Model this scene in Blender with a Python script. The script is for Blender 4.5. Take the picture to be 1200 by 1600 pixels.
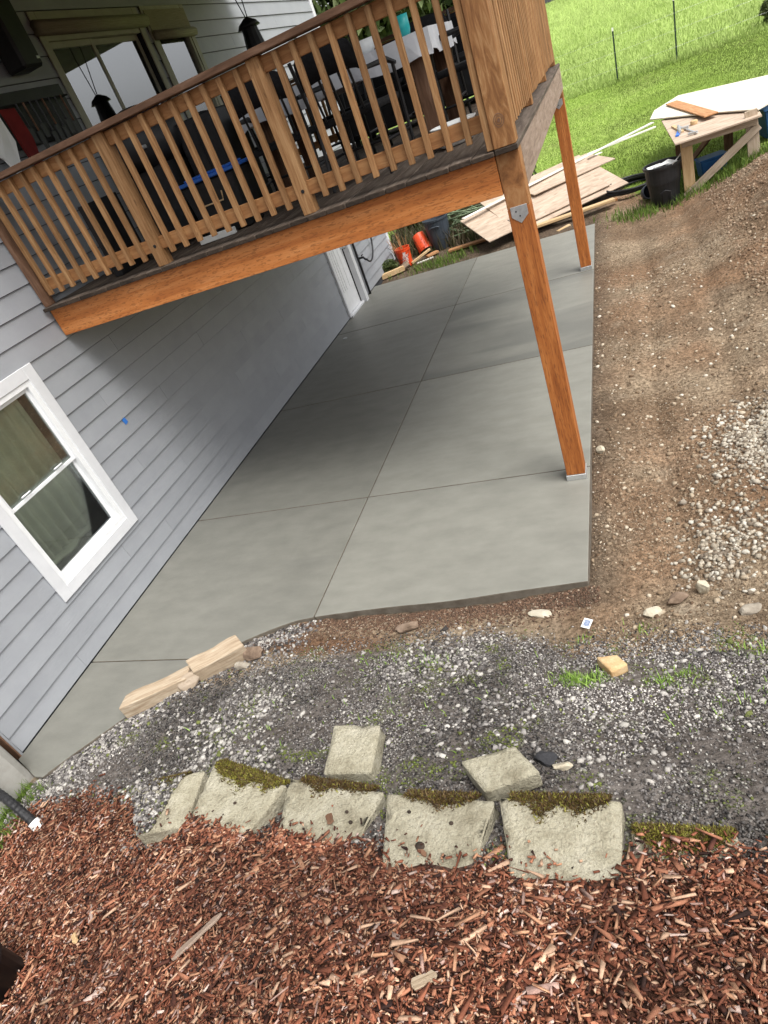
import bpy, bmesh, math, random
import numpy as np
from mathutils import Matrix, Vector, Euler
random.seed(7); rng = np.random.default_rng(7)
for o in list(bpy.data.objects): bpy.data.objects.remove(o)
S = bpy.context.scene; COL = S.collection

# ------------------------------------------------------------------ camera, sky, sun, exposure
cam_d = bpy.data.cameras.new('camera'); cam = bpy.data.objects.new('camera', cam_d); COL.objects.link(cam)
cam_d.sensor_fit = 'VERTICAL'; cam_d.sensor_height = 24.0; cam_d.lens = 24.0*999.5/1600
cam_d.clip_start = 0.05; cam_d.clip_end = 1500
R = np.array([[0.90852503, 0.25191419, -0.33334893], [-0.11666156, -0.61314216, -0.78131093], [-0.40121359, 0.74872955, -0.5276663]])
m = Matrix.Identity(4)
for i in range(3):
    m[i][0] = R[0][i]; m[i][1] = -R[1][i]; m[i][2] = -R[2][i]
m[0][3], m[1][3], m[2][3] = 4.5488, 0.0, 3.0
cam.matrix_world = m
S.camera = cam
SUN_EL, SUN_AZ = 60.0, 118.0           # azimuth measured from +Y towards +X
W = bpy.data.worlds.new('World'); S.world = W; W.use_nodes = True
wn = W.node_tree.nodes; wl = W.node_tree.links
bg = wn['Background']; sky = wn.new('ShaderNodeTexSky'); sky.sky_type = 'NISHITA'; sky.sun_disc = False
sky.sun_elevation = math.radians(SUN_EL); sky.sun_rotation = math.radians(SUN_AZ)
sky.air_density = 1.0; sky.dust_density = 4.0; sky.ozone_density = 1.0
hs = wn.new('ShaderNodeHueSaturation'); hs.inputs['Saturation'].default_value = 0.12
wl.new(sky.outputs[0], hs.inputs['Color']); wl.new(hs.outputs[0], bg.inputs[0]); bg.inputs[1].default_value = 0.11
sd = bpy.data.lights.new('sun', 'SUN'); sun = bpy.data.objects.new('sun', sd); COL.objects.link(sun)
sd.energy = 1.5; sd.angle = math.radians(40); sd.color = (1.0, 0.96, 0.9)
az, el = math.radians(SUN_AZ), math.radians(SUN_EL)
sdir = Vector((math.sin(az)*math.cos(el), math.cos(az)*math.cos(el), math.sin(el)))
sun.rotation_euler = sdir.to_track_quat('Z', 'Y').to_euler()
S.view_settings.view_transform = 'Standard'; S.view_settings.look = 'None'; S.view_settings.gamma = 1
S.view_settings.exposure = 1.15
S.render.engine = 'CYCLES'
S.cycles.max_bounces = 8; S.cycles.transparent_max_bounces = 8

# ------------------------------------------------------------------ helpers
WM = {}
def link(o, name, mat=None, parent=None, M=None):
    M = M or Matrix.Identity(4)
    COL.objects.link(o)
    if parent is not None:
        o.parent = parent; o.matrix_basis = WM[parent.name].inverted() @ M
    else:
        o.matrix_basis = M
    WM[o.name] = M.copy()
    return o
def tag(o, label=None, cat=None, group=None, kind=None):
    if label: o['label'] = label
    if cat: o['category'] = cat
    if group: o['group'] = group
    if kind: o['kind'] = kind
    return o
def empty(name, loc, label=None, cat=None, group=None, kind=None, rz=0.0):
    o = bpy.data.objects.new(name, None); o.empty_display_size = 0.1
    link(o, name, None, None, Matrix.Translation(loc) @ Matrix.Rotation(rz, 4, 'Z'))
    return tag(o, label, cat, group, kind)
def T(x, y, z): return Matrix.Translation((x, y, z))
def RZ(a): return Matrix.Rotation(a, 4, 'Z')
def RX(a): return Matrix.Rotation(a, 4, 'X')
def RY(a): return Matrix.Rotation(a, 4, 'Y')

class MB:
    def __init__(s): s.v = []; s.f = []
    def add(s, vs, fs):
        b = len(s.v); s.v += [tuple(v) for v in vs]; s.f += [tuple(i+b for i in f) for f in fs]; return s
    def box(s, x0, x1, y0, y1, z0, z1, M=None):
        vs = [Vector(p) for p in ((x0,y0,z0),(x1,y0,z0),(x1,y1,z0),(x0,y1,z0),(x0,y0,z1),(x1,y0,z1),(x1,y1,z1),(x0,y1,z1))]
        if M: vs = [M @ v for v in vs]
        return s.add(vs, [(0,3,2,1),(4,5,6,7),(0,1,5,4),(1,2,6,5),(2,3,7,6),(3,0,4,7)])
    def tube(s, pts, r, n=8, cap=True):
        pts = [Vector(p) for p in pts]; rs = r if isinstance(r, (list, tuple)) else [r]*len(pts)
        prev = None; vs = []
        for i, p in enumerate(pts):
            d = (pts[min(i+1, len(pts)-1)] - pts[max(i-1, 0)]).normalized()
            if prev is None:
                a = Vector((0,0,1)) if abs(d.z) < .9 else Vector((1,0,0)); u = d.cross(a).normalized()
            else:
                u = (prev - d*prev.dot(d)).normalized()
            prev = u; w = d.cross(u)
            for k in range(n):
                t = 2*math.pi*k/n; vs.append(p + (u*math.cos(t) + w*math.sin(t))*rs[i])
        fs = []
        for i in range(len(pts)-1):
            for k in range(n):
                fs.append((i*n+k, i*n+(k+1) % n, (i+1)*n+(k+1) % n, (i+1)*n+k))
        if cap:
            fs.append(tuple(range(n-1, -1, -1))); fs.append(tuple((len(pts)-1)*n+k for k in range(n)))
        return s.add(vs, fs)
    def lathe(s, prof, n=20, cap_top=False, cap_bot=True, sx=1, sy=1):
        vs = []
        for r, z in prof:
            for k in range(n):
                t = 2*math.pi*k/n; vs.append((r*math.cos(t)*sx, r*math.sin(t)*sy, z))
        fs = []
        for i in range(len(prof)-1):
            for k in range(n): fs.append((i*n+k, i*n+(k+1) % n, (i+1)*n+(k+1) % n, (i+1)*n+k))
        if cap_bot: fs.append(tuple(range(n-1, -1, -1)))
        if cap_top: fs.append(tuple((len(prof)-1)*n+k for k in range(n)))
        return s.add(vs, fs)
    def poly(s, pts, z0, z1):
        n = len(pts); vs = [(p[0], p[1], z0) for p in pts] + [(p[0], p[1], z1) for p in pts]
        return s.add(vs, [tuple(range(n-1, -1, -1)), tuple(range(n, 2*n))] + [(i, (i+1) % n, n+(i+1) % n, n+i) for i in range(n)])
    def mesh(s, name, mat=None, bevel=0, smooth=False, seg=1):
        me = bpy.data.meshes.new(name)
        bm = bmesh.new(); vv = [bm.verts.new(v) for v in s.v]
        for f in s.f:
            try: bm.faces.new([vv[i] for i in f])
            except ValueError: pass
        bmesh.ops.recalc_face_normals(bm, faces=bm.faces[:])
        if bevel:
            es = [e for e in bm.edges if len(e.link_faces) == 2 and e.calc_face_angle(0) > 0.6]
            bmesh.ops.bevel(bm, geom=es, offset=bevel, segments=seg, affect='EDGES', profile=.6)
        if smooth:
            for f in bm.faces: f.smooth = True
        bm.to_mesh(me); bm.free()
        if mat: me.materials.append(mat)
        return me
    def build(s, name, mat, parent=None, M=None, bevel=0, smooth=False, seg=1):
        return link(bpy.data.objects.new(name, s.mesh(name, mat, bevel, smooth, seg)), name, mat, parent, M)

_bc = {}
def box(name, x0, x1, y0, y1, z0, z1, mat, parent=None, bevel=.003, grain=None):
    """axis aligned box given in world metres; local X runs along its longest side (grain)"""
    d = (x1-x0, y1-y0, z1-z0); a = grain if grain is not None else d.index(max(d))
    order = [(0,1,2),(1,2,0),(2,0,1)][a]
    L = [d[i] for i in order]
    key = (tuple(round(q, 4) for q in L), mat.name, bevel)
    if key not in _bc:
        _bc[key] = MB().box(-L[0]/2, L[0]/2, -L[1]/2, L[1]/2, -L[2]/2, L[2]/2).mesh(name, mat, min(bevel, min(L)*.3))
    M = Matrix.Identity(4)
    for j in range(3):
        for i in range(3): M[i][j] = 1.0 if order[j] == i else 0.0
    M = T((x0+x1)/2, (y0+y1)/2, (z0+z1)/2) @ M
    return link(bpy.data.objects.new(name, _bc[key]), name, mat, parent, M)
def board(name, p0, p1, w, t, mat, parent=None, up=(0,0,1), bevel=.003):
    """board from p0 to p1 (centre line); w across, t along 'up'"""
    p0, p1 = Vector(p0), Vector(p1); X = (p1-p0); L = X.length; X.normalize()
    Z = Vector(up); Z = (Z - X*Z.dot(X)).normalized(); Y = Z.cross(X)
    M = Matrix.Identity(4)
    for i in range(3): M[i][0] = X[i]; M[i][1] = Y[i]; M[i][2] = Z[i]; M[i][3] = (p0[i]+p1[i])/2
    key = (round(L, 4), round(w, 4), round(t, 4), mat.name, bevel)
    if key not in _bc:
        _bc[key] = MB().box(-L/2, L/2, -w/2, w/2, -t/2, t/2).mesh(name, mat, min(bevel, t*.3))
    return link(bpy.data.objects.new(name, _bc[key]), name, mat, parent, M)

# ------------------------------------------------------------------ materials
def mat(name, cols, scale=5, stretch=(1,1,1), detail=6, dist=0.0, rough=.8, bump=.2, bscale=40, bstretch=None,
        spec=.3, rand=.1, metal=0, attr=None, spots=None, world=False, coat=0, sss=0, blotch=None, bdist=.01):
    mt = bpy.data.materials.new(name); mt.use_nodes = True; nt = mt.node_tree; N = nt.nodes; Lk = nt.links
    b = N['Principled BSDF']; b.inputs['Roughness'].default_value = rough
    b.inputs['Specular IOR Level'].default_value = spec; b.inputs['Metallic'].default_value = metal
    if coat: b.inputs['Coat Weight'].default_value = coat; b.inputs['Coat Roughness'].default_value = .25
    if attr:
        at = N.new('ShaderNodeAttribute'); at.attribute_name = attr; base = at.outputs['Color']
    tc = N.new('ShaderNodeTexCoord'); co = tc.outputs['Object']
    if world:
        g = N.new('ShaderNodeNewGeometry'); co = g.outputs['Position']
    oi = N.new('ShaderNodeObjectInfo')
    if not world:
        mu = N.new('ShaderNodeMath'); mu.operation = 'MULTIPLY'; mu.inputs[1].default_value = 37.0; Lk.new(oi.outputs['Random'], mu.inputs[0])
        ad = N.new('ShaderNodeVectorMath'); ad.operation = 'ADD'; Lk.new(co, ad.inputs[0]); Lk.new(mu.outputs[0], ad.inputs[1]); co = ad.outputs[0]
    mp = N.new('ShaderNodeMapping'); mp.inputs['Scale'].default_value = stretch; Lk.new(co, mp.inputs[0])
    nz = N.new('ShaderNodeTexNoise'); nz.inputs['Scale'].default_value = scale; nz.inputs['Detail'].default_value = detail
    nz.inputs['Distortion'].default_value = dist; nz.inputs['Roughness'].default_value = .62; Lk.new(mp.outputs[0], nz.inputs['Vector'])
    rp = N.new('ShaderNodeValToRGB'); el = rp.color_ramp.elements
    n = len(cols)
    for i, c in enumerate(cols):
        if len(c) == 4: pos, c = c[0], c[1:]
        else: pos = .3 + .4*i/max(1, n-1)
        e = el[i] if i < 2 else el.new(pos)
        e.position = pos; e.color = (*c, 1)
    Lk.new(nz.outputs[0], rp.inputs[0]); out = rp.outputs[0]
    if attr:
        mx = N.new('ShaderNodeMixRGB'); mx.blend_type = 'MULTIPLY'; mx.inputs[0].default_value = 1.0
        Lk.new(base, mx.inputs[1]); Lk.new(out, mx.inputs[2]); out = mx.outputs[0]
    if spots:      # (scale, threshold, width, colour, strength, stretch)
        sc, th, wd, colr, st, sstr = spots
        m2 = N.new('ShaderNodeMapping'); m2.inputs['Scale'].default_value = sstr; Lk.new(co, m2.inputs[0])
        n2 = N.new('ShaderNodeTexNoise'); n2.inputs['Scale'].default_value = sc; n2.inputs['Detail'].default_value = 5; Lk.new(m2.outputs[0], n2.inputs['Vector'])
        mr = N.new('ShaderNodeMapRange'); mr.inputs[1].default_value = th; mr.inputs[2].default_value = th+wd; mr.inputs[4].default_value = st; Lk.new(n2.outputs[0], mr.inputs[0])
        mx = N.new('ShaderNodeMixRGB'); mx.inputs[2].default_value = (*colr, 1); Lk.new(mr.outputs[0], mx.inputs[0]); Lk.new(out, mx.inputs[1]); out = mx.outputs[0]
    if blotch:
        sc, th, wd, colr, st, sstr = blotch
        m2 = N.new('ShaderNodeMapping'); m2.inputs['Scale'].default_value = sstr; m2.inputs['Location'].default_value = (3.1, 7.7, 1.3); Lk.new(co, m2.inputs[0])
        n2 = N.new('ShaderNodeTexNoise'); n2.inputs['Scale'].default_value = sc; n2.inputs['Detail'].default_value = 7; n2.inputs['Distortion'].default_value = .5; Lk.new(m2.outputs[0], n2.inputs['Vector'])
        mr = N.new('ShaderNodeMapRange'); mr.inputs[1].default_value = th; mr.inputs[2].default_value = th+wd; mr.inputs[4].default_value = st; Lk.new(n2.outputs[0], mr.inputs[0])
        mx = N.new('ShaderNodeMixRGB'); mx.inputs[2].default_value = (*colr, 1); Lk.new(mr.outputs[0], mx.inputs[0]); Lk.new(out, mx.inputs[1]); out = mx.outputs[0]
    if rand:
        mr = N.new('ShaderNodeMapRange'); mr.inputs[3].default_value = 1-rand; mr.inputs[4].default_value = 1+rand; Lk.new(oi.outputs['Random'], mr.inputs[0])
        h = N.new('ShaderNodeHueSaturation'); Lk.new(mr.outputs[0], h.inputs['Value']); Lk.new(out, h.inputs['Color']); out = h.outputs[0]
    Lk.new(out, b.inputs['Base Color'])
    if bump:
        mp2 = N.new('ShaderNodeMapping'); mp2.inputs['Scale'].default_value = bstretch or stretch; Lk.new(co, mp2.inputs[0])
        nb = N.new('ShaderNodeTexNoise'); nb.inputs['Scale'].default_value = bscale; nb.inputs['Detail'].default_value = 6; nb.inputs['Roughness'].default_value = .65; Lk.new(mp2.outputs[0], nb.inputs['Vector'])
        bp = N.new('ShaderNodeBump'); bp.inputs['Strength'].default_value = bump; bp.inputs['Distance'].default_value = bdist
        Lk.new(nb.outputs[0], bp.inputs['Height']); Lk.new(bp.outputs[0], b.inputs['Normal'])
    return mt
GR = (1.0, 9.0, 9.0)
M_siding = mat('painted_siding', [(.285,.299,.322),(.325,.339,.362)], scale=3, rough=.55, bump=.22, bscale=12, bstretch=(1.2,14,14), spec=.35, rand=.045)
M_sheath = mat('wall_sheathing', [(.035,.037,.042),(.055,.057,.062)], scale=4, rough=.95, bump=0, rand=0)  # dark core colour paints the shadow lines in the lap grooves
M_trim = mat('white_trim', [(.60,.61,.63),(.68,.69,.71)], scale=6, rough=.45, bump=.05, spec=.4, rand=.03)
M_vinyl = mat('white_vinyl', [(.70,.71,.72),(.78,.79,.8)], scale=9, rough=.35, bump=0, spec=.45, rand=.02)
M_found = mat('foundation_concrete', [(.30,.29,.26),(.42,.41,.38)], scale=7, rough=.9, bump=.3, bscale=60, rand=0)
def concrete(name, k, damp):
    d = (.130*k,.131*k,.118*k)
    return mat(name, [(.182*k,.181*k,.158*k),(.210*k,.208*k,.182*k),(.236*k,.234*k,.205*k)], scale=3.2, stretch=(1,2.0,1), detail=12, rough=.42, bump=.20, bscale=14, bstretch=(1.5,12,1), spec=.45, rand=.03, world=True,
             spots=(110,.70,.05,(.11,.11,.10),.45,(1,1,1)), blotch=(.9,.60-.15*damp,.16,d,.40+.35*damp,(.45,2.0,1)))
M_conc = concrete('fresh_concrete', 1.0, .0); M_concd = concrete('dark_concrete', .84, .12); M_damp = concrete('damp_concrete', .96, 1.0)  # left column panels get a darker tone of the same concrete
M_slabedge = mat('soil_stained_slab_edge', [(.10,.082,.062),(.18,.16,.13)], scale=9, rough=.95, bump=.4, bscale=50, rand=0, world=True)
M_joint = mat('joint_concrete', [(.12,.12,.105),(.17,.17,.15)], scale=20, rough=.9, bump=.2, rand=0)
M_beam = mat('wet_treated_beam', [(.44,.135,.032),(.58,.205,.052),(.68,.285,.095)], scale=2.2, stretch=(.6,12,12), dist=.4, rough=.55, bump=.35, bscale=30, bstretch=(1,7,7), spec=.35, rand=.05,
             spots=(48,.55,.06,(.27,.088,.023),.62,(.5,2.4,2.4)), blotch=(1.5,.56,.18,(.36,.115,.03),.5,(.7,3.2,3.2)))
M_post = mat('treated_post', [(.27,.080,.019),(.41,.135,.032),(.54,.21,.06)], scale=3, stretch=(.7,12,12), dist=.5, rough=.6, bump=.3, bscale=30, bstretch=(1,8,8), rand=.08,
             spots=(46,.54,.09,(.17,.055,.018),.6,(.35,3.2,3.2)))
M_stain = mat('stained_post_top', [(.16,.065,.022),(.30,.13,.045),(.42,.23,.10)], scale=6, stretch=(1,1.6,1.6), dist=1.5, rough=.6, bump=.3, rand=.05)
M_bal = mat('baluster_wood', [(.19,.090,.033),(.31,.162,.068),(.42,.25,.118)], scale=5, stretch=(.8,10,10), dist=.6, rough=.72, bump=.3, bscale=45, bstretch=(1,8,8), rand=.2,
            spots=(9,.68,.04,(.11,.05,.02),.7,(1,4,4)))
M_rail = mat('top_rail_wood', [(.10,.052,.030),(.165,.088,.052),(.24,.14,.09)], scale=4, stretch=(1,7,7), dist=.4, rough=.7, bump=.35, bscale=45, bstretch=(1,8,8), rand=.08)
M_subrail = mat('sub_rail_wood', [(.23,.10,.036),(.35,.168,.066),(.45,.245,.105)], scale=3, stretch=(1,7,7), dist=1.2, rough=.7, bump=.3, bscale=40, bstretch=(1,8,8), rand=.08,
            spots=(4,.70,.03,(.10,.04,.015),.85,(1,2.4,2.4)))
M_corner = mat('corner_post_wood', [(.15,.062,.022),(.27,.125,.045),(.42,.24,.11)], scale=3, stretch=(1,6,6), dist=2.2, rough=.62, bump=.3, bscale=40, bstretch=(1,8,8), rand=.05)
M_deck = mat('weathered_deck_board', [(.055,.040,.030),(.105,.080,.062),(.17,.138,.112)], scale=4, stretch=(1,8,8), dist=.3, rough=.75, bump=.5, bscale=40, bstretch=(1,9,9), rand=.25)
M_endgrain = mat('dark_end_grain', [(.022,.016,.012),(.06,.042,.03)], scale=30, rough=.9, bump=.5, rand=.3)
M_rim = mat('weathered_rim', [(.19,.135,.10),(.29,.215,.165),(.38,.30,.245)], scale=4, stretch=(1,8,8), dist=.4, rough=.8, bump=.5, bscale=40, bstretch=(1,9,9), rand=.05)
M_galv = mat('galvanised_steel', [(.42,.43,.43),(.62,.63,.63)], scale=25, rough=.42, bump=.05, metal=.7, rand=.05)
M_rawpost = mat('raw_peeled_timber', [(.27,.195,.125),(.41,.32,.225),(.51,.43,.325)], scale=3.5, stretch=(1,12,12), dist=.8, rough=.75, bump=.45, bscale=26, bstretch=(1,10,10), rand=0, blotch=(4,.6,.2,(.30,.22,.15),.5,(1,1,1)))
M_lumber = mat('new_lumber', [(.42,.27,.13),(.56,.39,.21),(.64,.48,.29)], scale=3, stretch=(1,8,8), dist=.6, rough=.75, bump=.25, bscale=35, bstretch=(1,8,8), rand=.12, spots=(6,.70,.04,(.2,.1,.04),.7,(1,3,3)))
M_wetlum = mat('reddish_lumber', [(.28,.125,.05),(.40,.2,.09),(.5,.28,.14)], scale=3, stretch=(1,8,8), dist=.5, rough=.7, bump=.25, bscale=35, bstretch=(1,8,8), rand=.15)
M_oldlum = mat('grey_lumber', [(.30,.23,.16),(.42,.335,.25),(.52,.43,.34)], scale=3, stretch=(1,8,8), dist=.5, rough=.8, bump=.3, bscale=35, bstretch=(1,8,8), rand=.12, spots=(7,.69,.04,(.18,.11,.06),.7,(1,3,3)))
M_ply = mat('muddy_plywood', [(.31,.235,.175),(.43,.335,.255),(.53,.43,.34)], scale=2.5, stretch=(1.3,5,5), dist=.7, rough=.82, bump=.2, bscale=30, bstretch=(1,6,6), rand=.08, spots=(9,.64,.05,(.2,.14,.1),.5,(1,2,2)))
M_whitebd = mat('primed_white_board', [(.72,.69,.62),(.80,.77,.71)], scale=5, rough=.55, bump=.05, rand=.04)
M_panel = mat('cream_panel', [(.66,.61,.50),(.76,.71,.60)], scale=3, rough=.55, bump=.05, rand=.02)
M_block = mat('retaining_block', [(.27,.24,.165),(.44,.405,.30),(.54,.505,.395)], scale=9, detail=12, rough=.95, bump=1.0, bscale=60, bdist=.025, rand=.09, spots=(95,.55,.10,(.22,.19,.13),.45,(1,1,1)), blotch=(5,.60,.15,(.28,.25,.18),.5,(1,1,1)))
M_moss = mat('moss', [(.022,.018,.006),(.075,.058,.010),(.17,.14,.018)], scale=22, detail=8, rough=1, bump=.9, bscale=120, rand=.25, spec=.1, spots=(9,.58,.1,(.055,.026,.010),.8,(1,1,1)))
M_black = mat('black_plastic', [(.010,.010,.011),(.022,.022,.024)], scale=9, rough=.5, bump=.12, bscale=90, rand=.1, spec=.4)
M_iron = mat('black_iron', [(.008,.008,.009),(.02,.02,.022)], scale=15, rough=.45, bump=.1, rand=.1, spec=.4)
M_fabric = mat('black_fabric', [(.006,.006,.007),(.016,.016,.018)], scale=60, rough=.9, bump=.2, bscale=150, rand=.1)
M_bluebin = mat('blue_plastic', [(.015,.07,.20),(.03,.12,.30)], scale=8, rough=.4, bump=.05, rand=.1, spec=.4)
M_bluelid = mat('bright_blue_lid', [(.03,.13,.55),(.05,.19,.68)], scale=8, rough=.4, bump=.05, rand=.05)
M_greybin = mat('slate_bin', [(.032,.042,.055),(.06,.072,.09)], scale=5, rough=.45, bump=.08, rand=.05, spec=.4)
M_orange = mat('orange_plastic', [(.62,.055,.012),(.74,.085,.02)], scale=7, rough=.4, bump=.03, rand=.06, spec=.4)
M_white = mat('white_plastic', [(.74,.75,.74),(.82,.83,.82)], scale=8, rough=.4, bump=.02, rand=.03)
M_print = mat('white_print', [(.8,.79,.76),(.85,.84,.82)], scale=8, rough=.5, bump=0, rand=0)
M_cloth = mat('white_cloth', [(.60,.63,.68),(.74,.76,.80)], scale=8, rough=.7, bump=.1, rand=.03)
M_red = mat('red_cloth', [(.10,.008,.008),(.17,.014,.012)], scale=9, rough=.85, bump=.1, rand=.03)
M_teal = mat('teal_glaze', [(.02,.32,.33),(.05,.45,.44)], scale=9, rough=.3, bump=0, rand=.1)
M_tape = mat('blue_tape', [(.03,.16,.55),(.05,.22,.65)], scale=30, rough=.7, bump=.1, rand=0)
M_hose = mat('green_hose', [(.09,.13,.07),(.20,.26,.15)], scale=8, rough=.5, bump=.05, rand=.2)
M_brick = mat('tan_brick', [(.42,.26,.12),(.55,.38,.2),(.6,.45,.27)], scale=14, rough=.95, bump=.6, bscale=60, rand=0)
M_rock = mat('field_rock', [(.16,.13,.10),(.30,.26,.21),(.46,.42,.35)], scale=9, detail=9, rough=.95, bump=.7, bscale=30, rand=.3)
M_palerock = mat('pale_rock', [(.34,.29,.21),(.48,.43,.33),(.58,.54,.45)], scale=9, detail=9, rough=.95, bump=.7, bscale=30, rand=.15)
M_darkrock = mat('dark_rock', [(.02,.02,.022),(.045,.045,.05)], scale=9, detail=9, rough=.9, bump=.7, bscale=30, rand=.1)
M_brownrock = mat('brown_rock', [(.09,.06,.042),(.17,.12,.085),(.27,.2,.15)], scale=9, detail=9, rough=.9, bump=.7, bscale=30, rand=.15)
M_curtain = mat('curtain_cloth', [(.42,.44,.34),(.55,.57,.45)], scale=4, rough=.9, bump=.15, bscale=90, rand=0)
M_bluecurt = mat('slate_curtain', [(.10,.11,.16),(.2,.21,.29)], scale=5, stretch=(1,5,.6), rough=.9, bump=.1, rand=.05)
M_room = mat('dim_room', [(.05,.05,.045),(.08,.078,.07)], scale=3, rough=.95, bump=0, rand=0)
M_shade = mat('woven_shade', [(.20,.18,.12),(.34,.31,.21)], scale=40, stretch=(.15,6,6), rough=.85, bump=.4, bscale=40, rand=.05)
M_frame = mat('olive_frame', [(.30,.29,.22),(.38,.37,.29)], scale=6, rough=.6, bump=.05, rand=.03)
M_roof = mat('roof_deck', [(.06,.06,.062),(.1,.1,.1)], scale=30, rough=.95, bump=.5, rand=0)
M_soffit = mat('dark_soffit', [(.035,.038,.03),(.055,.058,.045)], scale=4, rough=.8, bump=.1, rand=0)
M_attr = mat('loose_bits', [(.72,.72,.72),(1.1,1.1,1.1)], scale=60, rough=.85, bump=.25, bscale=160, rand=0, attr='col')
M_stone = mat('gravel_bits', [(.72,.72,.72),(1.05,1.05,1.05)], scale=110, rough=.9, bump=.3, bscale=220, rand=0, attr='col')
M_leaf = mat('leaf_bits', [(.8,.8,.8),(1.1,1.1,1.1)], scale=20, rough=.6, bump=0, rand=0, attr='col', spec=.25)
M_bark = mat('tree_bark', [(.05,.037,.026),(.11,.085,.06)], scale=8, stretch=(1,1,.25), rough=.95, bump=.6, bscale=20, rand=.1)
M_tpost = mat('green_t_post', [(.014,.032,.018),(.03,.055,.034)], scale=9, rough=.6, bump=.1, rand=.05)
M_pocket = mat('card_print', [(.08,.12,.25),(.35,.4,.5)], scale=90, rough=.5, bump=0, rand=0)

def glass_mat(name, tint=(.9,.95,.92), refl=.16):
    g = bpy.data.materials.new(name); g.use_nodes = True; nt = g.node_tree; N = nt.nodes
    for n in list(N):
        if n.type == 'BSDF_PRINCIPLED': N.remove(n)
    out = [n for n in N if n.type == 'OUTPUT_MATERIAL'][0]
    tr = N.new('ShaderNodeBsdfTransparent'); tr.inputs[0].default_value = (*tint, 1)
    gl = N.new('ShaderNodeBsdfGlossy'); gl.inputs['Roughness'].default_value = .015; gl.inputs[0].default_value = (.95,.97,1,1)
    fr = N.new('ShaderNodeFresnel'); fr.inputs[0].default_value = 1.5
    ad = N.new('ShaderNodeMath'); ad.operation = 'ADD'; ad.use_clamp = True; ad.inputs[1].default_value = refl; nt.links.new(fr.outputs[0], ad.inputs[0])
    mx = N.new('ShaderNodeMixShader'); nt.links.new(ad.outputs[0], mx.inputs[0]); nt.links.new(tr.outputs[0], mx.inputs[1]); nt.links.new(gl.outputs[0], mx.inputs[2])
    nt.links.new(mx.outputs[0], out.inputs[0]); return g
M_glass = glass_mat('window_glass', (.93,.96,.92), .02)
M_dglass = glass_mat('door_glass', (.6,.65,.68), .30)

# ------------------------------------------------------------------ terrain height
CP = np.array([
 (4.1,3.3,-.05),(4.12,5,-.045),(4.12,8,-.04),(4.15,11.7,-.04),(4.1,6.5,-.045),(4.1,10,-.04),(5,5.6,-.04),(5.2,7,.0),(5,9.6,-.02),(5.0,12,-.08),(4.6,6,-.06),(4.6,4.2,-.06),
 (4.95,4.1,.0),(5.4,4.4,.12),(6,5,.25),(6,4,.40),(5.2,3.3,.12),(6.3,7.5,.3),
 (6.4,10.3,.62),(6.7,9.3,.75),(5.8,9.3,.25),(5.45,10.6,.06),(7.6,10.3,.8),(8.5,8,.9),
 (3.9,3.05,-.045),(3,2.95,-.03),(2.2,2.88,-.015),(1.75,2.76,.0),(1.32,2.40,.01),(.95,2.02,.02),(.66,1.68,.01),(.45,1.42,.01),
 (2,5,-.17),(2,9,-.17),(.5,4,-.17),(.3,2.6,-.17),(2,3.6,-.17),(3.5,4,-.17),(.1,2,-.16),
 (4.2,2.3,.22),(3.4,2.2,.22),(2.6,2.2,.17),(1.8,2.0,.15),(5.2,2.3,.3),(6,2.5,.5),(3.4,2.65,.02),(2.6,2.6,.02),(4.2,2.75,.02),(5.2,2.8,.14),
 (4.1,1.5,.60),(3.4,1.5,.56),(2.7,1.52,.43),(2.0,1.52,.28),(4.8,1.45,.64),
 (4.1,1.0,.83),(3.6,1.0,.815),(3.1,1.03,.72),(2.5,1.09,.57),(1.9,1.1,.39),(1.2,1.1,.18),(.6,1.1,.04),(5,1,.88),
 (3.7,.45,1.06),(4.6,.6,1.06),(2.6,.3,.78),(1.6,.2,.45),(.6,.3,.15),(5.5,.4,1.12),(4.4,-.2,1.32),(3,-.5,1.1),(1,-.5,.45),(5.5,-.5,1.4),(-1,.5,.0),
 (2,12.2,-.1),(1,13,-.1),(4,13,-.08),(2,15,-.02),(5,13.5,-.03),(6,13,.05),(7,13,.2),(8.5,12,.6),(0,14,0),(3,17,.08),(6,17,.15),(4,21,.4),
 (5,24,.62),(7,24,.6),(10,24,.6),(0,24,.7),(-6,22,.7),(14,18,1.0),(-8,14,.2),(-8,4,0),(14,8,1.2),(14,0,1.6),
 (5,34,1.25),(5,48,2.1),(20,40,1.6),(-12,40,1.6),(12,60,3.55),(-12,60,3.55),(2,60,3.5),(2,53,2.95),(12,53,2.95),(-12,53,2.95)], float)
def tps(px, py, P):
    def phi(r2): return .5*r2*np.log(np.maximum(r2, 1e-12))
    n = len(P); d2 = (P[:,None,0]-P[None,:,0])**2 + (P[:,None,1]-P[None,:,1])**2
    A = np.zeros((n+3, n+3)); A[:n,:n] = phi(d2) + np.eye(n)*.02; A[:n,n] = 1; A[:n,n+1:] = P[:,:2]; A[n:,:n] = A[:n,n:].T
    return np.linalg.solve(A, np.r_[P[:,2], 0, 0, 0])
TW = tps(None, None, CP)
def vnoise(x, y, s=0):
    xi = np.floor(x).astype(np.int64); yi = np.floor(y).astype(np.int64); fx = x-xi; fy = y-yi
    def h(a, b):
        n = (a*374761393 + b*668265263 + s*974634777) & 0x7fffffff
        n = ((n ^ (n >> 13))*1274126177) & 0x7fffffff
        return ((n ^ (n >> 16)) & 0xffff)/65535.0
    fx = fx*fx*(3-2*fx); fy = fy*fy*(3-2*fy)
    return (h(xi,yi)*(1-fx)+h(xi+1,yi)*fx)*(1-fy) + (h(xi,yi+1)*(1-fx)+h(xi+1,yi+1)*fx)*fy
def fbm(x, y, s=0, o=4):
    t = 0; a = .5
    for k in range(o): t = t + a*vnoise(x*2**k, y*2**k, s+k); a *= .5
    return t
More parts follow.
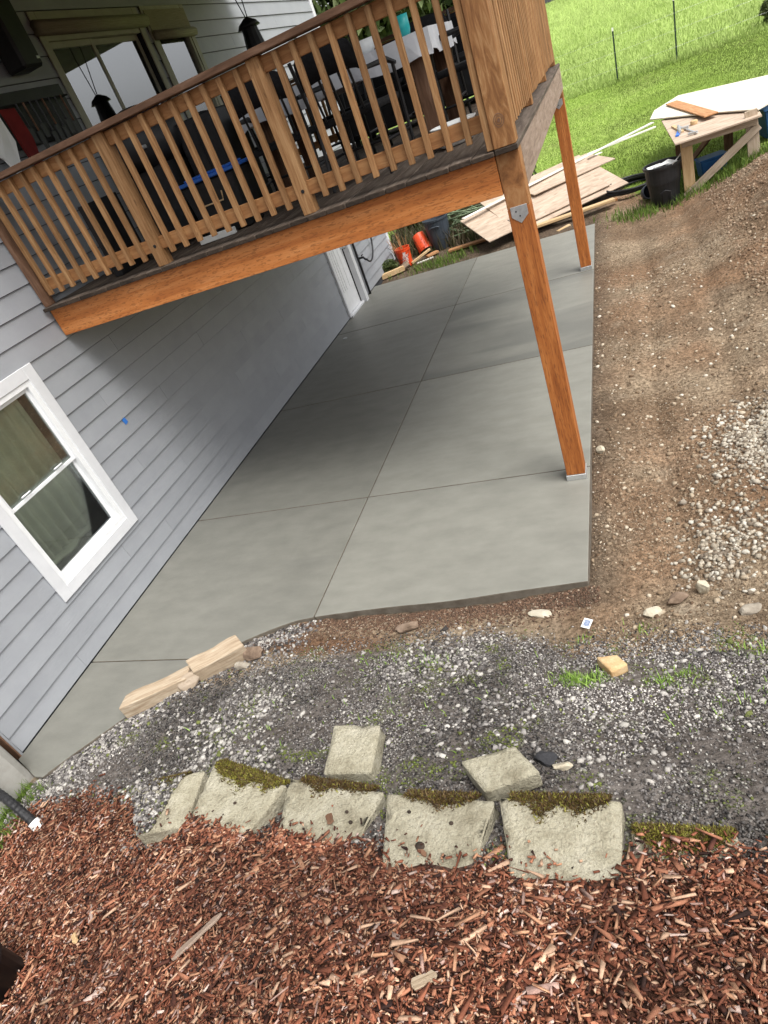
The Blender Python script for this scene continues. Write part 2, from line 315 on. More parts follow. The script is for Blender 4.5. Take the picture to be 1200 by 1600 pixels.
def H0(x, y):
    x = np.asarray(x, float); y = np.asarray(y, float); sh = x.shape; x = x.ravel(); y = y.ravel()
    xc = np.clip(x, -14, 22); yc = np.clip(y, -3, 58)
    z = TW[-3] + TW[-2]*xc + TW[-1]*yc
    for i in range(len(CP)):
        r2 = (xc-CP[i,0])**2 + (yc-CP[i,1])**2
        z = z + TW[i]*.5*r2*np.log(np.maximum(r2, 1e-12))
    z = np.clip(z, -.25, 3.9)
    z = np.where(y > 56, np.maximum(z, 3.12+(np.minimum(y,90)-56)*.012), z)
    return z.reshape(sh)
def inslab(x, y, pad=0.0):
    fx = np.array([.38,.547,.825,1.276,1.467,1.58,1.774,2.082,2.601,3.087,3.534,4.048]); fy = np.array([1.6,1.806,2.13,2.622,2.772,2.844,2.93,3.009,3.055,3.079,3.132,3.184])
    return (x < 4.035+pad) & (y < 11.68+pad) & (y > np.interp(x, fx, fy)-pad) & (x > -6)
def H(x, y):
    x = np.asarray(x, float); y = np.asarray(y, float)
    z = H0(x, y)
    near = np.clip((16-y)/4, 0, 1)
    z = z + near*((fbm(x*2.2, y*2.2, 3)-.47)*.07 + (fbm(x*7, y*7, 9, 2)-.37)*.045)
    rut = (y > 3.4)*(y < 12)*(x > 4.1)*(x < 5.7); z = z - rut*(np.exp(-((x-4.62-.05*np.sin(y*.9))/.09)**2)+np.exp(-((x-5.25-.05*np.sin(y*.8))/.09)**2))*.03
    heap = np.clip((x-5.3)/.7, 0, 1)*np.clip((11.2-y)/1, 0, 1)*np.clip((y-6)/2, 0, 1)
    z = z + heap*(fbm(x*2.6, y*2.6, 21, 2)-.37)*.28
    return np.where(inslab(x, y, -.05), np.minimum(z, -.13), np.where(inslab(x, y, .02), np.minimum(z, -.018), z))
MLX = [.3,.6,1.0,1.6,2.1,2.6,3.2,3.7,4.28,4.36,7]; MLY = [1.12,1.40,1.46,1.36,1.12,1.09,1.05,.97,.98,1.07,1.07]
def mulch_line(x): return np.interp(x, MLX, MLY)
def lawn_edge(x): return np.interp(x, [-8,0,1.5,3.0,4.4,4.9,5.5,6.4,7.2,9], [13.2,14.4,15.6,16.2,14.0,12.4,11.5,12.0,12.6,13.4])
def gravel_front(x): return np.interp(x, [.4,1.4,2.0,2.6,3.4,3.9,4.4,6], [1.55,2.45,2.62,2.72,2.85,2.62,2.6,2.5])

# ------------------------------------------------------------------ ground sheet
def axis(segs):
    a = []
    for x0, x1, st in segs: a += list(np.arange(x0, x1-1e-6, st))
    a.append(segs[-1][1]); return np.array(a)
gx = axis([(-400,-60,40),(-60,-12,6),(-12,0,.8),(0,5.8,.035),(5.8,9,.10),(9,24,1),(24,80,7),(80,400,40)])
gy = axis([(-120,-20,20),(-20,-2,2),(-2,0,.25),(0,4.6,.035),(4.6,13.5,.06),(13.5,26,.4),(26,60,2),(60,120,10),(120,700,60)])
GX, GY = np.meshgrid(gx, gy); GZ = H(GX, GY)
nx, ny = len(gx), len(gy)
vs = np.stack([GX.ravel(), GY.ravel(), GZ.ravel()], 1)
ii = np.arange(nx*ny).reshape(ny, nx); q = np.stack([ii[:-1,:-1], ii[:-1,1:], ii[1:,1:], ii[1:,:-1]], -1).reshape(-1, 4)
def np_mesh(name, v, f, mt, col=None, smooth=False):
    me = bpy.data.meshes.new(name); me.vertices.add(len(v)); me.vertices.foreach_set('co', np.ascontiguousarray(v, np.float32).ravel())
    k = f.shape[1]; me.loops.add(f.size); me.polygons.add(len(f))
    me.loops.foreach_set('vertex_index', f.astype(np.int32).ravel())
    me.polygons.foreach_set('loop_start', np.arange(0, f.size, k, dtype=np.int32))
    if smooth: me.polygons.foreach_set('use_smooth', np.ones(len(f), bool))
    me.update(calc_edges=True); me.validate()
    if col is not None:
        a = me.attributes.new('col', 'FLOAT_COLOR', 'POINT')
        a.data.foreach_set('color', np.ascontiguousarray(np.c_[col, np.ones(len(col))], np.float32).ravel())
    me.materials.append(mt); return me
def zone_colours(x, y):
    n1 = fbm(x*1.3, y*1.3, 31, 3); n2 = fbm(x*3.5, y*3.5, 33, 2); n3 = fbm(x*5, y*5, 35, 2)*1.3
    def mix(a, b, t): return a + (b-a)*np.clip(t, 0, 1)[:,None]
    tan = np.array([.31,.240,.165]); brown = np.array([.21,.145,.093]); pale = np.array([.40,.335,.25]); red = np.array([.25,.150,.088])
    c = mix(np.tile(brown, (len(x),1)), tan, (n1-.30)*4.5)
    c = mix(c, pale, (n2-.52)*4)
    c = mix(c, red, np.clip((fbm(x*.9, y*.9, 51)-.52)*6, 0, 1)*.7)
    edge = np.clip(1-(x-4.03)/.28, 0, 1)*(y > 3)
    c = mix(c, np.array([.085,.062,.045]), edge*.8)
    dark = np.array([.14,.120,.106])                     # black soil under the gravel
    gz = np.clip((gravel_front(x)-y)/.12 + (n2-.47)*3, 0, 1)*(x < 7)
    c = mix(c, dark + n3[:,None]*.05, gz)
    rd = np.clip(1-np.hypot((x-2.2)/.7, (y-2.72)/.14), 0, 1)*2
    c = mix(c, np.array([.17,.10,.06]), rd)
    mz = np.clip((mulch_line(x)-y)/.05+.3, 0, 1)
    c = mix(c, np.array([.085,.040,.026]), mz)
    gr = np.clip((y-lawn_edge(x))/.35 + (n2-.47)*4, 0, 1)
    green = mix(np.tile(np.array([.22,.32,.06]), (len(x),1)), np.array([.30,.41,.10]), (fbm(x*.5, y*.5, 61)-.35)*3)
    tall = np.clip((y-23.5)/2, 0, 1)
    green = mix(green, np.array([.33,.45,.13]), tall*.8)
    c = mix(c, green, gr)
    fieldtop = np.clip((y-55)/10, 0, 1); c = mix(c, np.array([.25,.24,.10]), fieldtop*.6)
    lg = np.clip((.45-x)/.1, 0, 1)*(y < 1.55)*(y > -3)
    c = mix(c, np.array([.06,.09,.02]), lg)
    return c*(.80+.42*n3)[:,None]
M_ground = mat('soil', [(.36,.52,.50,.48),(.64,1.42,1.42,1.42)], scale=30, detail=10, rough=.95, bump=1.0, bscale=48, bdist=.035, rand=0, attr='col', spec=.15)
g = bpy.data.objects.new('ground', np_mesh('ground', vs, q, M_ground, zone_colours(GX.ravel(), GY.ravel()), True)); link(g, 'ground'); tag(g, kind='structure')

# ------------------------------------------------------------------ patio slab: panels between tooled joints
XC, J0, J1, J2, J3, YE, PW = 2.03, 2.63, 4.53, 6.885, 9.384, 11.67, 4.035
front = [(.381,1.60),(.547,1.806),(.825,2.13),(1.05,2.385),(1.276,2.622),(1.467,2.772),(1.58,2.844),(1.774,2.93),(1.92,2.977),(2.03,3.0),(2.2,3.022),(2.601,3.055),(3.087,3.079),(3.534,3.132),(PW,3.184)]
def catmull(P, m):
    out = []
    for k in range(len(P)-1):
        g0, g1, g2, g3 = [Vector(P[max(0,min(len(P)-1,k+d))]) for d in (-1,0,1,2)]
        for q in range(m):
            t = q/m; out.append(tuple(.5*((2*g1)+(g2-g0)*t+(2*g0-5*g1+4*g2-g3)*t*t+(3*g1-g0-3*g2+g3)*t**3)))
    return out+[tuple(P[-1])]
front = catmull([p for p in front if p[0] not in (1.05,1.58,1.92,2.2)], 4)
patio = empty('patio', (2,6,0), kind='structure')
def inset(pts, d):
    n = len(pts); out = []
    for i in range(n):
        p0, p1, p2 = Vector(pts[i-1]), Vector(pts[i]), Vector(pts[(i+1) % n])
        a = (p1-p0).normalized(); b = (p2-p1).normalized(); na = Vector((-a.y, a.x)); nb = Vector((-b.y, b.x))
        k = (na+nb); k = k/max(k.length_squared, 1e-6)*2
        out.append(tuple(p1 + k*d))
    return out
def panel(pts, mt):
    mb = MB().poly(inset(pts, .0045), -.115, 0.0)
    o = mb.build('concrete_panel', mt, patio, None, bevel=.007, seg=2); o.data.materials.append(M_slabedge)
    for f in o.data.polygons:
        if abs(f.normal.z) < .3: f.material_index = 1
fx = [p[0] for p in front]; fy = [p[1] for p in front]
cx0 = 1.285   # front edge crosses the first joint here
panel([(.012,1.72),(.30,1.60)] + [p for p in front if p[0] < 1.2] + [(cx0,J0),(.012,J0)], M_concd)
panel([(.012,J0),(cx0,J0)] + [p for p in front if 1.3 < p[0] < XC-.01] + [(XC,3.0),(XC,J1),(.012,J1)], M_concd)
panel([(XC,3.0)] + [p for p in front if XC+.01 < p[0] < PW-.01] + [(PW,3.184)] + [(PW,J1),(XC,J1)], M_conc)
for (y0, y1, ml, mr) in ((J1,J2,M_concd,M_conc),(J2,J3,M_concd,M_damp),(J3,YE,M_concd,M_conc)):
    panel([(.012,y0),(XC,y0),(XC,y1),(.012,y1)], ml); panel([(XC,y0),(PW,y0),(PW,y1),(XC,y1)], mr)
base = [(.03,1.75),(.32,1.63)] + [(p[0]-.01 if p[0] < 4 else p[0]-.02, p[1]+.025) for p in front] + [(PW-.02,YE-.02),(.03,YE-.02)]
MB().poly(base, -.125, -.012).build('joint_bed', M_joint, patio)

# ------------------------------------------------------------------ house
house = empty('house', (0,6,0), 'grey lap sided two storey house with white window trim', 'house')
YA, YB, ZT, ROW = 1.78, 13.3, 5.15, .1667
# openings: y0,y1,z0,z1 (outer trim)
OPS = [(2.79,3.875,.545,2.175),(10.06,10.95,.0,2.2),(6.0,7.73,2.45,4.49),(7.81,8.76,3.05,4.50)]
core = MB()
ys = sorted({YA,YB,*[o[0]+.06 for o in OPS],*[o[1]-.06 for o in OPS]}); zs = sorted({-.2,ZT,*[max(o[2]+(.06 if o[2] > 0 else 0), -.2) for o in OPS],*[o[3]-.06 for o in OPS]})
for a, b in zip(ys[:-1], ys[1:]):
    for c, d in zip(zs[:-1], zs[1:]):
        my, mz = (a+b)/2, (c+d)/2
        if any(o[0]+.05 < my < o[1]-.05 and o[2]-.01 < mz < o[3]-.05 for o in OPS): continue
        core.box(-.16, -.004, a, b, c, d)
core.box(-7, -.16, YB-.16, YB-.001, -.2, ZT); core.box(-7, -.16, YA+.001, YA+.16, -.2, ZT); core.box(-7, -6.84, YA, YB, -.2, ZT)
core.build('wall', M_sheath, house)
# lap boards
def lap(y0, y1, z0, z1):
    L = y1-y0; h = z1-z0
    th0 = .018; th1 = .005
    mb = MB().add([(-L/2,0,0),(L/2,0,0),(L/2,0,h),(-L/2,0,h),(-L/2,-th0,0),(L/2,-th0,0),(L/2,-th1,h),(-L/2,-th1,h)],
                  [(0,1,2,3),(4,7,6,5),(0,4,5,1),(3,2,6,7),(0,3,7,4),(1,5,6,2)])
    mb.build('siding_board', M_siding, house, T(0,(y0+y1)/2,z0) @ RZ(math.pi/2))
nrow = int(ZT/ROW)
for k in range(nrow):
    z0 = k*ROW + (.012 if k == 0 else .0025); z1 = (k+1)*ROW - .0035
    segs = [(YA, YB, z0, z1)]
    for o in OPS:
        new = []
        for (a, b, c, d) in segs:
            if o[1] <= a or o[0] >= b or o[3]-.02 <= c or o[2]+.02 >= d: new.append((a,b,c,d)); continue
            if a < o[0]: new.append((a, o[0]+.01, c, d))
            if b > o[1]: new.append((o[1]-.01, b, c, d))
            if o[2] > c+.02: new.append((max(a,o[0]+.01), min(b,o[1]-.01), c, o[2]+.01))
            if o[3] < d-.02: new.append((max(a,o[0]+.01), min(b,o[1]-.01), o[3]-.01, d))
        segs = new
    off = [0.9, 2.6, 1.7, 3.3][k % 4] + random.uniform(-.3, .3)
    for (a, b, c, d) in segs:
        cuts = [a] + [y for y in np.arange(off+YA-3.66, YB, 3.66) if a+.25 < y < b-.25] + [b]
        for u, v in zip(cuts[:-1], cuts[1:]): lap(u+(.0012 if u > a else 0), v-(.0012 if v < b else 0), c, d)
# corner trim at far end, foundation strip
box('corner_trim', -.02, .028, YB-.09, YB+.02, 0, ZT, M_trim, house)
box('corner_trim', -.17, .021, YA-.022, YA-.004, -.02, ZT, M_siding, house); box('wall_end_shadow', -.18, .0235, YA-.034, YA-.0225, -.04, ZT, M_rail, house)  # thin dark strip stands in for the shadow gap at the siding end
# lower bedroom window ------------------------------------------------
def window_unit(o, mtrim, mvin, glass, split=True, tw=.10, room=True, depth=.05):
    y0, y1, z0, z1 = o
    w = empty('window', (0,(y0+y1)/2,z0)); w.parent = house; w.matrix_basis = WM[house.name].inverted() @ WM[w.name]
    x0, x1 = .0185, .034
    box('trim_board', x0, x1, y0, y0+tw, z0, z1, mtrim, w); box('trim_board', x0, x1, y1-tw, y1, z0, z1, mtrim, w)
    box('trim_board', x0, x1-.001, y0+tw, y1-tw, z1-tw, z1, mtrim, w); box('trim_board', x0, x1+.002, y0+tw, y1-tw, z0, z0+tw, mtrim, w)
    a, b, c, d = y0+tw, y1-tw, z0+tw, z1-tw; f = .045
    mb = MB()
    mb.box(-.05,.024,a-.02,a+f,c,d); mb.box(-.05,.024,b-f,b+.02,c,d); mb.box(-.05,.0245,a+f,b-f,d-f,d+.02); mb.box(-.05,.0245,a+f,b-f,c-.02,c+f)
    mb.build('frame', mvin, w, None, bevel=.003)
    a, b, c, d = a+f, b-f, c+f, d-f
    if split:
        zm = (c+d)/2
        for (s0, s1, xo) in ((zm-.015, d, .0), (c, zm+.02, -.03)):
            mb = MB(); t = .03; X0, X1 = -.03+xo, -.003+xo
            mb.box(X0,X1,a,a+t,s0,s1); mb.box(X0,X1,b-t,b,s0,s1); mb.box(X0,X1+.001,a+t,b-t,s0,s0+t); mb.box(X0,X1+.001,a+t,b-t,s1-t,s1)
            mb.build('sash', mvin, w, None, bevel=.003)
            box('pane', -.020+xo, -.015+xo, a+t, b-t, s0+t, s1-t, glass, w, bevel=0)
        for yy in (a+.2, b-.2): MB().tube([(-.002,yy-.05,zm+.035),(.012,yy-.03,zm+.04),(.014,yy+.03,zm+.04),(-.002,yy+.05,zm+.035)], .007, 6).build('sash_lock', mvin, w, None, smooth=True)
    return w, (a, b, c, d)
w1, (a, b, c, d) = window_unit(OPS[0], M_trim, M_vinyl, M_glass)
MB().box(-2.2,-.165,2.2,4.6,.35,.36).box(-2.2,-2.19,2.2,4.6,.35,2.4).box(-2.2,-.165,2.2,2.21,.35,2.4).box(-2.2,-.165,4.59,4.6,.35,2.4).box(-2.2,-.165,2.2,4.6,2.39,2.4).build('room_shell', M_room, w1)
def curtain(name, y0, y1, z0, z1, x, amp, n, mt, label, rx=0):
    mb = MB(); N = n*10; vs = []; 
    for i in range(N+1):
        t = i/N; yy = y0+(y1-y0)*t; xx = x + amp*math.sin(t*n*2*math.pi) + amp*.4*math.sin(t*n*4.7+1)
        for z, k in ((z1,.6),(z1-(z1-z0)*.3,.9),(z0,1.1)): vs.append((x+(xx-x)*k, yy+.01*math.sin(7*t+z), z))
    fs = []
    for i in range(N):
        for j in range(2): fs.append((i*3+j, i*3+j+1, (i+1)*3+j+1, (i+1)*3+j))
    mb.add(vs, fs); me = mb.mesh(name, mt, smooth=True); o = bpy.data.objects.new(name, me); link(o, name)
    md = o.modifiers.new('thick', 'SOLIDIFY'); md.thickness = .004
    return tag(o, label, 'curtain')
curtain('curtain', 2.90, 3.70, .80, 2.3, -.15, .03, 7, M_curtain, 'olive green curtain hanging behind the ground floor window')
# bedding just inside the sill
mb = MB(); 
for i in range(9):
    for j in range(13):
        x = -.2-i*.07; y = 2.75+j*.085
        mb.v.append((x, y, .70+.09*math.sin(i*.35)+.015*math.sin(j*1.7+i)+.012*math.sin(j*.8-i*2)))
for i in range(8):
    for j in range(12): mb.f.append((i*13+j, i*13+j+1, (i+1)*13+j+1, (i+1)*13+j))
o = mb.build('bedding', M_curtain, None, None, smooth=True); o.modifiers.new('t','SOLIDIFY').thickness = -.05; tag(o, 'rumpled grey green bedding on the bed inside the window', 'bedding')
# lower patio door ----------------------------------------------------
o = OPS[1]
dr = empty('door', (0,10.5,0)); dr.parent = house; dr.matrix_basis = WM[house.name].inverted() @ WM[dr.name]
box('trim_board', .0185, .05, 10.06, 10.10, .02, 2.2, M_trim, dr); box('trim_board', .0185, .12, 10.83, 10.95, .0, 2.2, M_trim, dr); box('trim_board', .0185, .05, 10.10, 10.83, 2.1, 2.2, M_trim, dr)
box('threshold', -.05, .07, 10.10, 10.83, .0, .035, M_trim, dr)
box('door_leaf', -.04, .0, 10.105, 10.825, .04, 2.09, M_vinyl, dr)
for k in range(4): box('door_panel', .0, .008, 10.17+k*.09, 10.235+k*.09, .39, 1.95, M_vinyl, dr, bevel=.004)
box('door_panel', .0, .008, 10.60, 10.75, .39, 1.95, M_vinyl, dr, bevel=.004)
MB().tube([(.0,10.77,1.0),(.05,10.77,1.0)], .018, 8).tube([(.05,10.77,1.0),(.09,10.77,1.0)], .03, 10).build('handle', M_galv, dr, None, smooth=True)
# upper sliding door and small window ---------------------------------
y0, y1, z0, z1 = OPS[2]
sl = empty('sliding_door', (0,6.9,2.45)); sl.parent = house; sl.matrix_basis = WM[house.name].inverted() @ WM[sl.name]
box('trim_board', .0185, .034, y0, y0+.09, z0, z1, M_frame, sl); box('trim_board', .0185, .034, y1-.09, y1, z0, z1, M_frame, sl); box('trim_board', .0185, .034, y0+.09, y1-.09, z1-.10, z1, M_frame, sl)
box('frame', -.06, .02, y0+.09, y1-.09, z1-.22, z1-.10, M_frame, sl); box('frame', -.06, .02, y0+.09, y1-.09, z0, z0+.08, M_trim, sl)
ym = 6.77
for (a, b, xo) in ((y0+.09, ym+.03, 0), (ym-.03, y1-.09, -.025)):
    mb = MB(); X0, X1 = -.035+xo, -.012+xo; t = .05
    mb.box(X0,X1,a,a+t,z0+.08,z1-.22); mb.box(X0,X1,b-t,b,z0+.08,z1-.22); mb.box(X0,X1+.001,a+t,b-t,z0+.08,z0+.14); mb.box(X0,X1+.001,a+t,b-t,z1-.27,z1-.22)
    mb.build('sash', M_frame, sl, None, bevel=.003); box('pane', -.026+xo, -.021+xo, a+t, b-t, z0+.14, z1-.27, M_dglass, sl, bevel=0)
MB().box(-2.5,-.165,5.3,9.6,2.40,2.41).box(-2.5,-2.49,5.3,9.6,2.4,4.7).box(-2.5,-.165,5.3,5.31,2.4,4.7).box(-2.5,-.165,9.59,9.6,2.4,4.7).box(-2.5,-.165,5.3,9.6,4.69,4.7).build('room_shell', M_room, sl)
w2, (a, b, c, d) = window_unit(OPS[3], M_frame, M_frame, M_dglass, split=False, tw=.09)
box('pane', -.026, -.021, a, b, c, d, M_dglass, w2, bevel=0)
curtain('curtain', 6.85, 7.55, 2.55, 4.2, -.19, .03, 7, M_bluecurt, 'slate blue curtain hanging behind the sliding glass door')
curtain('curtain', 8.0, 8.3, 3.1, 4.35, -.19, .03, 4, M_bluecurt, 'blue curtain drawn to one side of the upper window')
def rollshade(y0, y1, z, r, flat, label):
    e = empty('roller_shade', (.05,(y0+y1)/2,z), label, 'roller shade')
    pr = []
    N = 28
    vs = []
    for i in range(N):
        t = i/N*2*math.pi*1.0; rr = r*(1+.06*math.sin(5*t)); vs.append((.06+rr*math.cos(t), rr*math.sin(t)))
    mb = MB(); n = len(vs); pts = [(y0,x,zz) for x,zz in vs]
    mb.add([(x,y0,z+zz) for x,zz in vs]+[(x,y1,z+zz) for x,zz in vs], [tuple(range(n)), tuple(range(2*n-1,n-1,-1))]+[(i,(i+1)%n,n+(i+1)%n,n+i) for i in range(n)])
    mb.v = [(v[1],-(v[0]),v[2]) for v in mb.v]
    mb.build('rolled_slats', M_shade, e, RZ(math.pi/2), smooth=True)
    if flat: box('hanging_slats', .038, .045, y0+.01, y1-.01, z, flat, M_shade, e)
    return e
rollshade(5.98, 7.76, 4.36, .058, None, 'rolled up woven shade across the top of the sliding door')
rollshade(7.83, 8.74, 4.22, .045, 4.46, 'woven shade half rolled above the small upper window')
# roof: eaves and the porch roof over the deck
rf = MB()
rf.box(-7.6,.02,YA-.5,YB+.5,ZT+.0,ZT+.18)
rf.add([(-7.6,YA-.5,ZT+.18),(.02,YA-.5,ZT+.18),(.02,YB+.5,ZT+.18),(-7.6,YB+.5,ZT+.18),(-3.6,YA-.5,ZT+2.1),(-3.6,YB+.5,ZT+2.1)], [(0,1,4),(1,2,5,4),(2,3,5),(3,0,4,5)])
rf.build('roof', M_roof, house)
pr = box('porch_ceiling', .03, 4.15, 3.8, 10.0, 4.66, 4.80, M_soffit, house); box('porch_shade_drop', 4.07, 4.15, 3.8, 10.0, 4.42, 4.659, M_soffit, house); box('porch_shade_drop', .03, 4.069, 3.8, 3.88, 4.42, 4.659, M_soffit, house)  # unseen edge drop added, and ceiling reach set, to darken the porch
# concrete stub wall at the near corner
o = MB().poly([(-.5,.75),(.06,.75),(.24,1.0),(.26,1.58),(.235,1.635),(-.5,1.70)], -.3, .40).build('stub_wall', M_found, None, None, bevel=.012)
tag(o, 'low pale concrete stub wall at the near corner of the house', 'wall')

# ------------------------------------------------------------------ deck
DZ = 2.455; deck = empty('deck', (2,7,0), 'raised timber deck with railing on orange wooden posts', 'deck')
nb = 28; pitch = (4.012-.03)/nb
for i in range(nb):
    x = .03+i*pitch; e = random.choice([-.006,-.002,.0,.005])
    box('deck_board', x+.003, x+pitch-.003, 4.295+e, 9.62, DZ-.030, DZ+random.choice([-.003,-.001,.001]), M_deck, deck, bevel=.004)
for o in [c for c in deck.children if c.name.startswith('deck_board')]:
    if len(o.data.materials) < 2:
        o.data.materials.append(M_endgrain)
        for f in o.data.polygons:
            if abs(f.normal.x) > .5: f.material_index = 1
box('beam', .03, 3.858, 4.36, 4.40, 2.195, DZ-.034, M_beam, deck)
box('beam', .03, 3.858, 9.565, 9.605, 2.195, DZ-.034, M_beam, deck)
box('rim_joist', 3.966, 4.004, 4.505, 9.62, 2.185, DZ-.034, M_rim, deck)
for k in range(12):
    y = 4.80+k*.40; box('joist', .03, 3.963, y, y+.04, 2.235, DZ-.034, M_rim, deck)
box('ledger', .02, .06, 4.42, 9.6, 2.2, DZ-.04, M_rim, deck)
def support(y0, y1):
    p = box('support_post', 3.862, 4.002, y0, y1, .05, 2.10, M_post, deck)
    M0 = WM[p.name]
    box('post_top', 3.8625, 4.0015, y0+.0005, y1-.0005, 2.1005, DZ-.034, M_stain, deck, grain=2)
    mb = MB(); h = .05
    mb.box(3.855,4.009,y0-.006,y1+.006,.0,.048); mb.build('post_base', M_galv, deck, None, bevel=.003)
    mb = MB(); 
    pts = [(-.052,.0),(.052,.0),(.052,-.06),(0,-.105),(-.052,-.06)]
    mb.add([(a,-.003,b) for a,b in pts]+[(a,.0,b) for a,b in pts], [(0,1,2,3,4),(9,8,7,6,5)]+[(i,(i+1)%5,5+(i+1)%5,5+i) for i in range(5)])
    s = mb.build('strap_plate', M_galv, deck, T(3.932, y0-.0005, 2.11), bevel=.001)
    mb = MB()
    for (a, b) in ((-.02,-.03),(0,-.06)): mb.tube([(a,-.006,b),(a,-.0005,b)], .005, 8)
    mb.build('bolt_heads', M_iron, s, T(3.932, y0-.0005, 2.11))
support(4.362, 4.502); support(9.42, 9.56)
# front railing
RY0 = 4.36
def baluster_x(x, z0=2.525, z1=3.36): box('baluster', x-.018, x+.018, RY0, RY0+.036, z0+random.uniform(-.006,.006), z1+random.uniform(-.006,.004), M_bal, deck, bevel=.003, grain=2)
BX = [.137+.1277*i for i in range(9)] + [1.435+.1275*i for i in range(9)] + [2.742+.1235*i for i in range(9)]
for x in BX: baluster_x(x)
for x in (1.30, 2.588): 
    box('rail_post', x-.045, x+.045, RY0+.0, RY0+.089, 2.456, 3.37, M_bal, deck, grain=2)
    MB().tube([(x+.01,RY0-.004,2.60),(x+.01,RY0+.0,2.60)], .012, 10).build('bolt', M_iron, deck)
box('top_rail', .03, 4.01, 4.318, 4.462, 3.372, 3.410, M_rail, deck)
box('sub_rail', .06, 3.83, 4.3975, 4.434, 3.275, 3.364, M_subrail, deck)
box('bottom_rail', .06, 3.83, 4.3975, 4.434, 2.56, 2.65, M_subrail, deck)
box('wall_post', .03, .078, 4.335, 4.425, 2.456, 3.37, M_rail, deck, grain=2)
box('corner_post', 3.873, 4.004, 4.300, 4.435, DZ+.004, 3.37, M_corner, deck, grain=2)
box('corner_batten', 3.830, 3.870, 4.318, 4.407, DZ+.004, 3.37, M_bal, deck, grain=2)
kn = MB(); 
for r0, r1, dep in ((.030,.026,.0025),(.020,.016,.003),(.009,.0005,.0035)):
    for q in range(16):
        a0, a1 = q/16*2*math.pi, (q+1)/16*2*math.pi
        kn.add([(r0*math.cos(a0),-dep,1.25*r0*math.sin(a0)),(r0*math.cos(a1),-dep,1.25*r0*math.sin(a1)),(r1*math.cos(a1),-dep,1.25*r1*math.sin(a1)),(r1*math.cos(a0),-dep,1.25*r1*math.sin(a0))], [(0,1,2,3)])
kn.build('knot', M_rail, deck, T(3.935,4.3005,2.60))
# side railing along the outer edge
y = 4.50; k = 0
while y < 9.55:
    if k % 13 == 12: box('rail_post', 3.880, 3.966, y, y+.089, DZ+.004, 3.37, M_corner, deck, grain=2); y += .17
    else:
        box('baluster', 3.932, 3.968, y, y+.036, 2.515+random.uniform(-.006,.006), 3.36, M_bal, deck, grain=2); y += .1275
    k += 1
box('top_rail', 3.875, 3.995, 4.465, 9.7, 3.372, 3.410, M_rail, deck)
box('sub_rail', 3.894, 3.930, 4.44, 9.60, 3.275, 3.364, M_subrail, deck); box('bottom_rail', 3.894, 3.930, 4.44, 9.60, 2.56, 2.65, M_subrail, deck)
# far railing
for i in range(29): box('baluster', .10+i*.127-.018, .10+i*.127+.018, 9.60, 9.636, 2.52, 3.36, M_bal, deck, grain=2)
box('top_rail', .03, 3.87, 9.53, 9.65, 3.3725, 3.4105, M_rail, deck); box('bottom_rail', .03, 3.93, 9.562, 9.598, 2.56, 2.65, M_subrail, deck); box('sub_rail', .03, 3.93, 9.562, 9.598, 3.275, 3.364, M_subrail, deck)

# ------------------------------------------------------------------ things on the deck
table = empty('patio_table', (2.7,6.05,DZ), 'long outdoor dining table on the deck among black chairs', 'table')
box('table_top', 1.75, 3.40, 5.55, 6.5, 3.165, 3.19, M_iron, table)
for (x, y) in ((1.9,5.68),(3.27,5.64),(1.9,6.35),(3.3,6.35)): box('leg', x-.05, x+.05, y-.05, y+.05, DZ+.002, 3.165, M_rail, table, grain=2)
